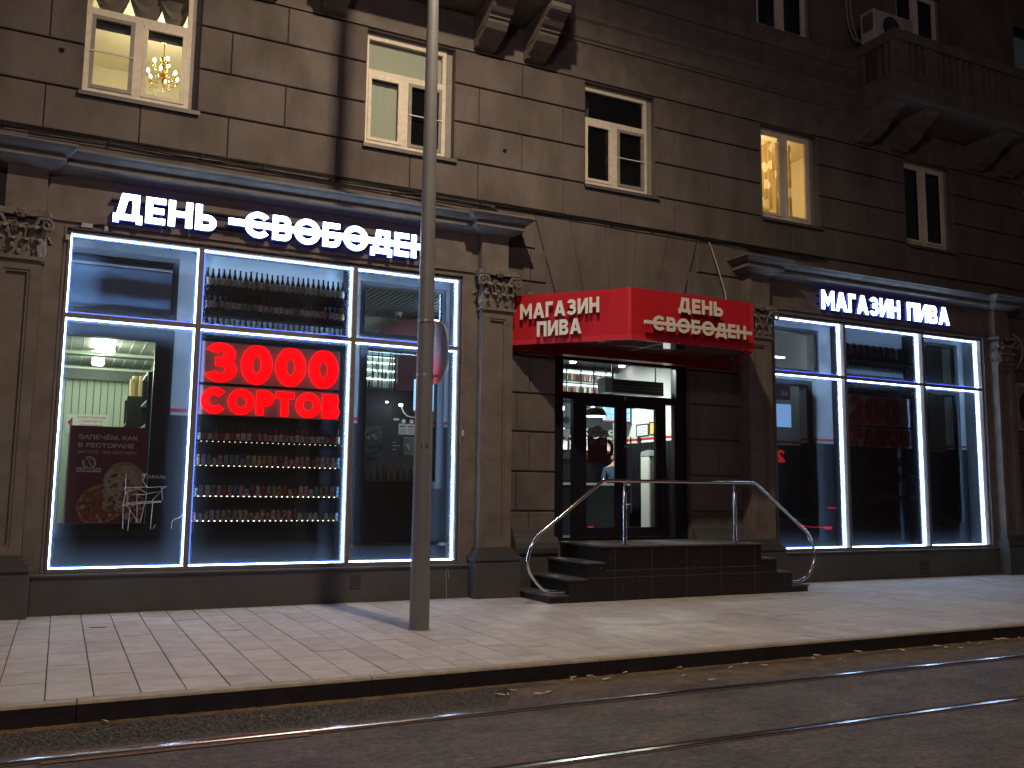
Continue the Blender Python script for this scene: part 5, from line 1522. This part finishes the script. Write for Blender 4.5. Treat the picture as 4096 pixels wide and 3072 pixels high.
def label_mesh(k, r):
    if (k, r) not in lab_me:
        mb = MB(); mb.lathe([(r, .035), (r, .135)], 0, 0, 14); mb.f, mb.m = mb.f[:14], mb.m[:14]
        lab_me[(k, r)] = mb.mesh('label', [LABM[k]], (0, 0, 0), True)
    return lab_me[(k, r)]
def bottle_row(z, n, x0, x1, y, me, r, shelf_words, group, palette, hmin=1.0):
    for i in range(n):
        x = x0 + (x1 - x0) * i / (n - 1) + random.uniform(-.004, .004)
        k = random.choice(palette)
        o = put('bottle', me, (x, y + random.uniform(-.008, .008), z), None, f'dark bottle with {k} label, {ORD[i + 1]} from left on the {shelf_words}', 'bottle', group)
        s = random.uniform(hmin, 1.06); o.scale = (1, 1, s)
        c = bpy.data.objects.new('label', label_mesh(k, r + .0006)); C.objects.link(c); c.parent = o
    return
PALE = ['white', 'white', 'pale blue', 'pale blue', 'cream', 'grey', 'green', 'white', 'maroon']
bottle_row(4.7275, 27, 1.80, 3.89, .20, b_me, .031, 'topmost shelf', 'bottles on the topmost shelf', PALE)
bottle_row(4.3725, 27, 1.80, 3.89, .20, b_me2, .034, 'second shelf from the top', 'bottles on the second shelf', PALE + ['orange', 'cream', 'grey'], .9)
bottle_row(4.0205, 26, 1.82, 3.86, .20, b_me2, .034, 'shelf above the bar', 'bottles above the window bar', PALE, .85)
b_me3 = bottle_mesh(.033, .245, .013)
bottle_row(2.3875, 27, 1.79, 3.89, .19, b_me3, .033, 'shelf under the red word', 'bottles under the red word', ['white', 'pink', 'cream', 'pale blue', 'white', 'red', 'grey', 'cream'], .92)
def can_mesh(k, tall):
    h = .168 if tall else .125; r = .033
    mb = MB(); mb.lathe([(r * .8, 0), (r, .008), (r, h * .92), (r * .80, h * .985), (r * .80, h), (r * .72, h - .004), (0, h - .004)], 0, 0, 14, [1, 0, 0, 1, 1, 1, 1])
    return mb.mesh('drink_can', [LABM[k], M('can_tin', (.6, .6, .6), .3, .9)], (0, 0, 0), True)
can_me = {}
CP = ['cream', 'white', 'maroon', 'yellow', 'grey', 'lilac', 'orange', 'pale blue', 'red', 'white', 'green', 'teal', 'cream', 'pink']
for z, words, n in ((2.0305, 'upper can shelf', 27), (1.5805, 'middle can shelf', 27), (1.2175, 'lowest can shelf', 27)):
    for i in range(n):
        k = random.choice(CP); tall = random.random() < .75
        if words[0] == 'l' and i > 18: k = random.choice(['teal', 'red', 'pale blue', 'white']); tall = False
        key = (k, tall)
        if key not in can_me: can_me[key] = can_mesh(k, tall)
        o = put('drink_can', can_me[key], (1.79 + 2.11 * i / (n - 1) + random.uniform(-.003, .003), .19, z), None, f'{"tall" if tall else "short"} {k} patterned drink can, {ORD[i + 1]} from left on the {words}', 'can', 'cans on the ' + words)
        o.rotation_euler = (0, 0, random.uniform(0, 6.3))

rk2 = rack('tall black glass rack filling the middle bay of the farther shop window', 14.70, 16.90, [4.69, 4.02, 2.37, 2.0, 1.545], [.09, .06, .02, .02, .02], [(4.35, 5.31, M('dim_back', (.20, .22, .24), .7)), (.62, 4.349, BLACK)], ztop=5.31, z0=.62)
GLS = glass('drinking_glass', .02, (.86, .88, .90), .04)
GOLD = M('glint_gold', (.60, .42, .12), .25, spec=.6)
mb = MB(); mb.lathe([(.052, 0), (.055, .01), (.070, .27), (.066, .27), (.050, .02), (0, .018)], 0, 0, 16); tall_me = mb.mesh('beer_glass', [GLS], (0, 0, 0), True)
mb = MB(); mb.box(-.062, -.048, -.03, -.02, .012, .25); hl = mb.mesh('gold_glint', [GOLD], (0, 0, 0))  # gold bar painted on as the reflection down each glass
for i in range(10):
    o = put('beer_glass', tall_me, (14.90 + .197 * i, .21, 4.6905), None, f'tall clear beer glass with gold glint, {ORD[i + 1]} from left on the top rack shelf', 'glass', 'tall glasses on the top rack shelf')
    c = bpy.data.objects.new('gold_glint', hl); C.objects.link(c); c.parent = o
mb = MB(); mb.lathe([(.030, 0), (.032, .012), (.008, .02), (.008, .07), (.030, .10), (.036, .19), (.034, .19), (.028, .10), (0, .08)], 0, 0, 12); stem_me = mb.mesh('stemmed_glass', [GLS], (0, 0, 0), True)
for z, words, n in ((2.3705, 'upper dark shelf', 16), (2.0005, 'middle dark shelf', 18), (1.5455, 'bottom dark shelf', 18)):
    for i in range(n):
        put('stemmed_glass', stem_me, (14.83 + 1.95 * i / (n - 1), .20, z), None, f'small clear stemmed glass, {ORD[i + 1]} from left on the {words} of the far rack', 'glass', 'stemmed glasses on the ' + words)
for i in range(18):
    o = put('stemmed_glass', stem_me, (14.83 + 1.95 * i / 17, .22, 4.598), None, f'stemmed glass hanging upside down under the top shelf, {ORD[i + 1]} from left', 'glass', 'hanging glasses'); o.rotation_euler = (math.pi, 0, 0)
for i in range(16):
    put('stemmed_glass', stem_me, (14.85 + 1.9 * i / 15, .22, 4.0205), None, f'stemmed glass just above the board with 200, {ORD[i + 1]} from left', 'glass', 'glasses above the number 200')

# ================================================================== poster and thin pale lines on the left pane
t = empty('window_poster', (.58, .1, 1.2), 'maroon poster advertising baked food in four minutes, pizza pictured below the text', 'poster')
MAR = M('poster_maroon', (.17, .022, .04), .6, var=.06, vscale=2)
PW = M('poster_white', (.70, .66, .64), .6)
yp = .10
MB().box(.085, 1.085, yp, yp + .012, 1.20, 2.548).build('sheet', [MAR], t)
MB().box(.068, .0849, yp, yp + .014, 1.19, 2.55).build('edge_strip', [M('edge_strip', (.55, .54, .48), .6)], t)
text_fit('poster_text', 'ЗАПЕЧЁМ, КАК', .19, .96, 2.365, .058, yp - .0012, PW, t, .03)
text_fit('poster_text', 'В РЕСТОРАНЕ', .19, .91, 2.252, .058, yp - .0012, PW, t, .03)
text_fit('poster_text', 'БЫСТРЕЕ, ЧЕМ ДОСТАВКА', .19, .955, 2.165, .042, yp - .0012, PW, t, .0)
mb = MB()
cx, cz = .345, 2.035
o_ = arc(cx, cz, .088, .088, 0, 350, 30); i_ = arc(cx, cz, .066, .066, 0, 350, 30)
for k in range(31):
    q = (k + 1) % 31
    if k not in (11, 12): mb.prism([o_[k], o_[q], i_[q], i_[k]], 'y', yp - .002, yp - .0002)
for k in range(6):
    a = k * math.pi / 3
    mb.prism([(cx + .055 * math.cos(a - .12), cz + .055 * math.sin(a - .12)), (cx + .055 * math.cos(a + .12), cz + .055 * math.sin(a + .12)), (cx + .036 * math.cos(a), cz + .036 * math.sin(a))], 'y', yp - .002, yp - .0002)
mb.prism([(cx - .006, cz - .01), (cx + .03, cz - .04), (cx + .036, cz - .03), (cx + .006, cz), (cx + .004, cz + .045), (cx - .008, cz + .045)], 'y', yp - .002, yp - .0002)
mb.prism([(.192, 1.905), (.50, 1.905), (.50, 1.965), (.192, 1.965)], 'y', yp - .002, yp - .0002)
mb.build('clock_symbol', [PW], t)
text_fit('poster_text', '4 МИНУТЫ', .205, .487, 1.917, .038, yp - .0035, MAR, t, .03)
# pictured slices: crusts, cheese, sauce and toppings as thin flat prints
cols = [(.42, .27, .13), (.50, .40, .26), (.30, .07, .03), (.52, .44, .34), (.12, .035, .02), (.22, .22, .06), (.40, .16, .06), (.24, .11, .06)]
PM = [M('pizza_print_%d' % i, c, .6, var=.35, vscale=22) for i, c in enumerate(cols)]
mb = MB()
random.seed(21)
lv = [yp - .0008]
def blob(cx, cz, rx, rz, m, n=14, jit=.18, rot=0):
    lv[0] -= .00004
    pts = []
    for i in range(n):
        a = 2 * math.pi * i / n; k = 1 + random.uniform(-jit, jit)
        x, z = rx * k * math.cos(a), rz * k * math.sin(a)
        x, z = x * math.cos(rot) - z * math.sin(rot), x * math.sin(rot) + z * math.cos(rot)
        pts.append((min(1.08, max(.09, cx + x)), min(2.54, max(1.205, cz + z))))
    mb.prism(pts, 'y', lv[0] - .00002, yp - .0002, m)
blob(.55, 1.47, .36, .27, 0, 20, .06, .5); blob(.55, 1.47, .32, .235, 2, 20, .08, .5)
blob(.80, 1.80, .26, .25, 0, 18, .07, -.3); blob(.80, 1.79, .21, .20, 1, 18, .10, -.3)
blob(.70, 1.66, .10, .26, 3, 14, .2, -.45); blob(.60, 1.80, .05, .16, 3, 12, .2, -.2)
def inside(x, z): return ((x - .55) / .30) ** 2 + ((z - 1.45) / .22) ** 2 < 1
for i in range(90):
    x, z = random.uniform(.25, .86), random.uniform(1.22, 1.68)
    if inside(x, z): blob(x, z, random.uniform(.012, .045), random.uniform(.010, .035), random.choice([2, 4, 6, 3, 1, 5, 7, 0, 4]), 9, .3, random.uniform(0, 3))
for i in range(60):
    x, z = random.uniform(.60, 1.0), random.uniform(1.6, 2.0)
    if ((x - .8) / .19) ** 2 + ((z - 1.79) / .18) ** 2 < 1: blob(x, z, random.uniform(.012, .05), random.uniform(.010, .03), random.choice([4, 6, 3, 1, 7, 2, 3]), 9, .3, random.uniform(0, 3))
for i in range(26):
    x, z = random.uniform(.80, 1.07), random.uniform(1.22, 1.62); blob(x, z, random.uniform(.02, .05), random.uniform(.02, .045), random.choice([2, 6, 1, 4, 0, 7]), 9, .3)
mb.build('pizza_picture', PM, t)
PIN = M('pale_line', (.50, .56, .62), .6)
def pane_line(pts): return [(x, .0475, z) for x, z in pts]
mb = MB()
for pl in ([(.825, 1.882), (.832, 1.623), (.812, 1.446), (.824, 1.117)], [(.83, 1.64), (.904, 1.681), (.848, 1.47), (1.022, 1.204)], [(.83, 1.62), (.99, 1.69), (1.113, 1.618), (1.045, 1.204)], [(1.10, 1.612), (1.30, 1.65), (1.195, 1.529), (1.187, 1.114)], [(.80, 1.44), (1.0, 1.47), (1.312, 1.497)], [(.80, 1.46), (1.0, 1.495), (1.31, 1.51)], [(1.326, 1.53), (1.301, 1.71)], [(1.12, 1.70), (1.378, 1.72), (1.30, 1.68)], [(1.044, 1.903), (1.08, 1.86), (1.04, 1.80), (1.12, 1.70)], [(.80, 1.69), (.987, 1.70), (1.116, 1.708)], [(1.252, 1.179), (1.22, 1.12)], [(1.465, 1.12), (1.47, 1.22), (1.504, 1.26), (1.56, 1.27), (1.611, 1.317)], [(.90, 1.40), (.89, 1.10)], [(.98, 1.62), (1.0, 1.3), (.99, 1.2)], [(1.03, 1.86), (1.10, 1.90)], [(.93, 1.60), (1.10, 1.60)], [(.85, 1.63), (.86, 1.5), (.95, 1.45)]):
    mb.tube(pane_line(pl), .0045, 5)
for dx in (0, .05, .10, .15, .19): mb.tube(pane_line([(1.12 + dx, 1.83), (1.13 + dx, 1.88), (1.155 + dx, 1.835)]), .003, 5)
mb.build('pane_line_figure', [PIN], None, label='thin pale lines outlining a table and chairs on the left pane glass', cat='drawing')

# ================================================================== small things on the front
CABM = M('cable_black', (.012, .012, .013), .6)
random.seed(5)
mb = MB()
for k, (dz0, r) in enumerate(((0, .011), (.022, .009), (-.02, .010), (.035, .007))):
    pts = []
    x = -6.0
    while x < 14.5:
        pts.append((x, -.018 - .012 * (k % 3), 6.655 + dz0 + random.uniform(-.012, .012))); x += random.uniform(.35, .75)
    mb.tube(pts, r, 6)
mb.tube([(4.6, -.05, 6.66), (5.2, -.06, 6.62), (5.8, -.06, 6.58), (6.3, -.06, 6.60), (6.5, -.06, 6.53), (6.52, -.2, 6.37)], .010, 6)
x = -5.6
while x < 14:
    mb.box(x, x + .015, -.05, .0, 6.62, 6.70); x += random.uniform(.9, 1.5)
mb.build('cable_bundle', [CABM], None, label='bundle of black cables clipped along the joint above both shop fronts', cat='cables')
PALC = M('cable_grey', (.40, .36, .30), .6)
MB().tube([(11.11, -.03, 6.62), (11.12, -.10, 6.45), (11.14, -.25, 6.05), (11.13, -.45, 5.55), (11.05, -.62, 5.10), (10.95, -.70, 5.02)], .013, 7).build('cable', [PALC], None, label='pale cable drooping from the wall to the canopy roof', cat='cable')
MB().tube([(19.72, -.30, 5.50), (19.85, -.36, 5.40), (19.98, -.36, 5.20), (20.02, -.30, 4.95), (19.99, -.15, 4.70)], .014, 7).build('cable', [PALC], None, label='pale cable looping past the farthest pilaster capital', cat='cable')
MB().tube([(7.9, -.25, 5.00), (8.0, -.35, 5.10), (8.2, -.45, 5.12), (8.38, -.5, 5.05)], .013, 7).build('cable', [PALC], None, label='short pale cable arching over the left part of the canopy roof', cat='cable')
MB().tube([(7.15, -.15, 5.0), (7.16, -.16, 5.08), (7.12, -.17, 5.13), (7.06, -.17, 5.12)], .012, 6).build('cable_stub', [PALC], None, label='bent cable stub poking up beside the nearer pilaster capital', cat='cable')
for i, (x, z, w, h) in enumerate([(.04, 5.315, .14, .05), (-.15, 5.10, .06, .075), (.33, 5.30, .05, .06), (5.875, 2.60, .028, .10)]):
    mb = MB(); mb.block(x, x + w, -.165, -.126, z, z + h, .006)
    mb.build('junction_box', [M('box_plastic', (.42, .37, .31), .5)], None, label=['long pale junction box above the top left light strip', 'small pale junction box beside the top left window corner', 'tiny pale junction box right of the long one', 'small cream box on the jamb right of the nearer shop window'][i], cat='junction box')
MB().tube([(-.11, -.13, 5.10), (-.10, -.16, 5.20), (-.06, -.16, 5.28), (.05, -.15, 5.33), (.3, -.15, 5.38), (.42, -.15, 5.36)], .008, 6).build('wire', [CABM], None, label='thin black wire linking the junction boxes at the left window corner', cat='wire')
mb = MB(); mb.tube([(5.61, -.20, .44), (5.63, -.215, .47), (5.65, -.20, .44), (5.66, -.20, .32)], .006, 6); mb.tube([(5.61, -.20, .44), (5.62, -.20, .2), (5.63, -.20, .0)], .006, 6)
mb.build('wire_loop', [PALC], None, label='pale wire loop hanging on the plinth right of the lamp post', cat='wire')
# air conditioner on the far balcony
t = empty('air_conditioner', (15.8, -.5, 11.5), 'old white air conditioner unit on the far balcony', 'air conditioner')
mb = MB(); mb.block(15.10, 16.30, -.72, -.36, 11.50, 12.18, .015); mb.build('casing', [M('ac_white', (.50, .47, .43), .5, var=.12, vscale=5)], t)
mb = MB(); mb.tube([(15.62, -.722, 11.84), (15.62, -.735, 11.84)], .255, 26); mb.build('fan_grille', [M('ac_dark', (.035, .035, .035), .6)], t)
MB().box(16.02, 16.29, -.726, -.7205, 11.51, 12.17).build('service_panel', [M('ac_pink', (.40, .33, .30), .5)], t)
for x in (15.2, 16.1): MB().box(x, x + .05, -.68, -.40, 10.472, 11.499).build('stand_leg', [STEEL], t)
MB().box(15.06, 15.099, -.70, -.45, 11.72, 12.08).build('valve_cover', [M('ac_valve', (.13, .12, .11), .6)], t)
for i, dx in enumerate((0, .13)):
    MB().tube([(15.02 + dx, -.03, 13.6), (15.03 + dx, -.03, 12.6), (15.06 + dx, -.05, 12.1), (15.14 + dx, -.12, 11.75), (15.25 + dx, -.3, 11.60)], .022, 7).build('refrigerant_hose', [M('hose', (.30, .28, .25), .6)], None, label=f'{["left", "right"][i]} one of two pale hoses hanging down to the air conditioner', cat='hose', group='air conditioner hoses')
# wall plaque at the far right
t = empty('wall_plaque', (20.4, -.1, 3.28), 'framed wall plaque with a dark oval portrait field at the far right', 'plaque')
mb = MB(); ring(mb, 20.02, 20.95, 3.27, 4.40, .07, -.11, -.03); mb.build('frame', [M('plaque_frame', (.42, .33, .23), .6)], t)
MB().box(20.09, 20.88, -.07, -.03, 3.34, 4.33).build('field', [M('plaque_field', (.26, .20, .16), .7)], t)
mb = MB(); mb.prism(arc(20.49, 3.83, .33, .40, 0, 348, 30), 'y', -.085, -.0705); mb.build('oval', [M('plaque_oval', (.03, .028, .027), .5)], t)
# chandelier behind the left flat window
cx, cy = 1.085, 1.35
t = empty('chandelier', (cx, cy, 8.2), 'gilded chandelier with lit candle bulbs in the left flat window', 'chandelier')
GILT = M('gilt', (.75, .52, .18), .22, 1.0)
mb = MB(); mb.lathe([(.11, .0), (.10, -.03), (.03, -.06), (0, -.065)], cx, cy, 16, 0, 9.02); mb.tube([(cx, cy, 8.96), (cx, cy, 8.72)], .010, 6)
mb.lathe([(.02, 8.72), (.06, 8.69), (.03, 8.62), (.05, 8.55), (.025, 8.48), (.075, 8.41), (.04, 8.33), (.02, 8.28), (0, 8.26)], cx, cy, 14)
arms = []
for k in range(6):
    a = 2 * math.pi * k / 6 + .3
    arms.append((a, .24, 8.33))
for k in range(3): arms.append((2 * math.pi * k / 3 + .9, .14, 8.56))
for a, rr, z in arms:
    ca, sa = math.cos(a), math.sin(a)
    mb.tube([(cx + .03 * ca, cy + .03 * sa, z + .08), (cx + rr * .45 * ca, cy + rr * .45 * sa, z - .08), (cx + rr * .85 * ca, cy + rr * .85 * sa, z - .07), (cx + rr * ca, cy + rr * sa, z)], .009, 6)
    mb.lathe([(.012, -.01), (.035, .0), (.012, .012), (.012, .05)], cx + rr * ca, cy + rr * sa, 10, 0, z)
mb.build('body', [GILT], t, smooth=True)
for a, rr, z in arms:
    MB().ball((cx + rr * math.cos(a), cy + rr * math.sin(a), z + .085), .022, 8, sc=(1, 1, 1.7)).build('candle_bulb', [M('candle_glow', (.9, .8, .6), .4, emit=(1, .84, .45), estr=30)], t)
mb = MB(); random.seed(9)
for i in range(60):
    a = random.uniform(0, 6.28); rr = random.uniform(.08, .27); mb.ball((cx + rr * math.cos(a), cy + rr * math.sin(a), random.uniform(8.12, 8.5)), random.uniform(.006, .013), 5, sc=(1, 1, 1.6))
mb.build('crystal', [M('crystal', (.9, .85, .7), .05, .6)], t)
# a dark spot of grime on the slabs
mb = MB(); mb.prism([(.42, -1.55), (.60, -1.57), (.63, -1.53), (.52, -1.50), (.43, -1.51)], 'z', .0004, .004)
mb.build('dark_stain', [M('stain_dark', (.02, .018, .016), .6)], None, label='small dark stain on the pavement slabs', cat='leaf')
for o in bpy.data.objects:
    if o.type == 'MESH' and not o.parent and 'category' not in o and 'kind' not in o: print('UNTAGGED', o.name)
# ================================================================== across the street: what the panes mirror
OPP = empty('opposite_building', (30, -34, -.17), 'dark building across the street behind the viewer', 'building')
mb = MB(); wall_holes(mb, -20, 75, -.17, 16, [(x, x + 1.4, z, z + 1.9) for x in range(-18, 73, 4) for z in (5.2, 9.2)], -34.4, -34.0)
mb.build('wall', [M('opposite_stucco', (.10, .09, .08), .9)], OPP)
MB().box(-20, 75, -34.8, -34.5, -.17, 16).build('back_wall', [NAVY], OPP)
NEON = M('neon_red', (.6, .02, .02), .4, emit=(1.0, .03, .03), estr=7.0)
for text, xa, wtxt, lab in (('24 М', 44.6, 2.6, 'larger red neon sign with digits on the building across the street'), ('МИ', 30.6, 2.5, 'short red neon sign of two letters on the building across the street')):
    t = empty('neon_sign', (xa, -33.9, 4.1), lab, 'sign')
    letters(text, 0, wtxt, 4.05, .85, .2, .05, lambda u, z: (xa - u, -33.9, z), (-1, 0, 0), t, [NEON])

def car(x, y, label, paint):
    t = empty('parked_car', (x, y, -.17), label, 'car', 'cars on the far lane')
    g = -.17
    prof = [(0, g + .32), (0, g + .62), (.10, g + .95), (.45, g + 1.02), (.95, g + 1.42), (2.35, g + 1.46), (3.15, g + 1.02), (4.1, g + .90), (4.35, g + .62), (4.35, g + .30), (3.95, g + .25), (.4, g + .25)]
    mb = MB(); mb.prism([(x + a, z) for a, z in prof], 'y', y - .88, y + .88); mb.build('body', [M(paint[0], paint[1], .25, coat=.6)], t)
    for s in (-1, 1):
        yy = y + s * .882
        mb = MB(); mb.prism([(x + .62, g + 1.05), (x + 1.02, g + 1.36), (x + 2.25, g + 1.39), (x + 2.85, g + 1.05)], 'y', min(yy, yy + s * .004), max(yy, yy + s * .004)); mb.build('side_window', [NAVY], t)
        for wx in (.85, 3.45):
            mb = MB(); mb.tube([(x + wx, yy - s * .18, g + .32), (x + wx, yy + s * .02, g + .32)], .32, 20); w = mb.build('wheel', [NAVY], t)
            MB().tube([(x + wx, yy + s * .02, g + .32), (x + wx, yy + s * .03, g + .32)], .2, 16).build('rim', [STEEL], w)
    TL = M('tail_glow', (.5, .01, .01), .3, emit=(1, .02, .03), estr=9)
    for s in (-1, 1): MB().box(x - .012, x + .08, min(y + s * .5, y + s * .86), max(y + s * .5, y + s * .86), g + .68, g + .78).build('tail_light', [TL], t)
    MB().box(x - .008, x + .02, y - .499, y + .499, g + .715, g + .745).build('light_bar', [TL], t)
    MB().box(x + .93, x + .96, y - .22, y + .22, g + 1.43, g + 1.47).build('brake_light', [TL], t)
    return t
car(25.6, -12.0, 'dark car with red tail light bar stopped at the right on the far lane', ('car_black', (.01, .01, .012)))
car(16.4, -12.2, 'dark grey car with red tail lights stopped on the far lane beyond the tracks', ('car_grey', (.03, .03, .035)))
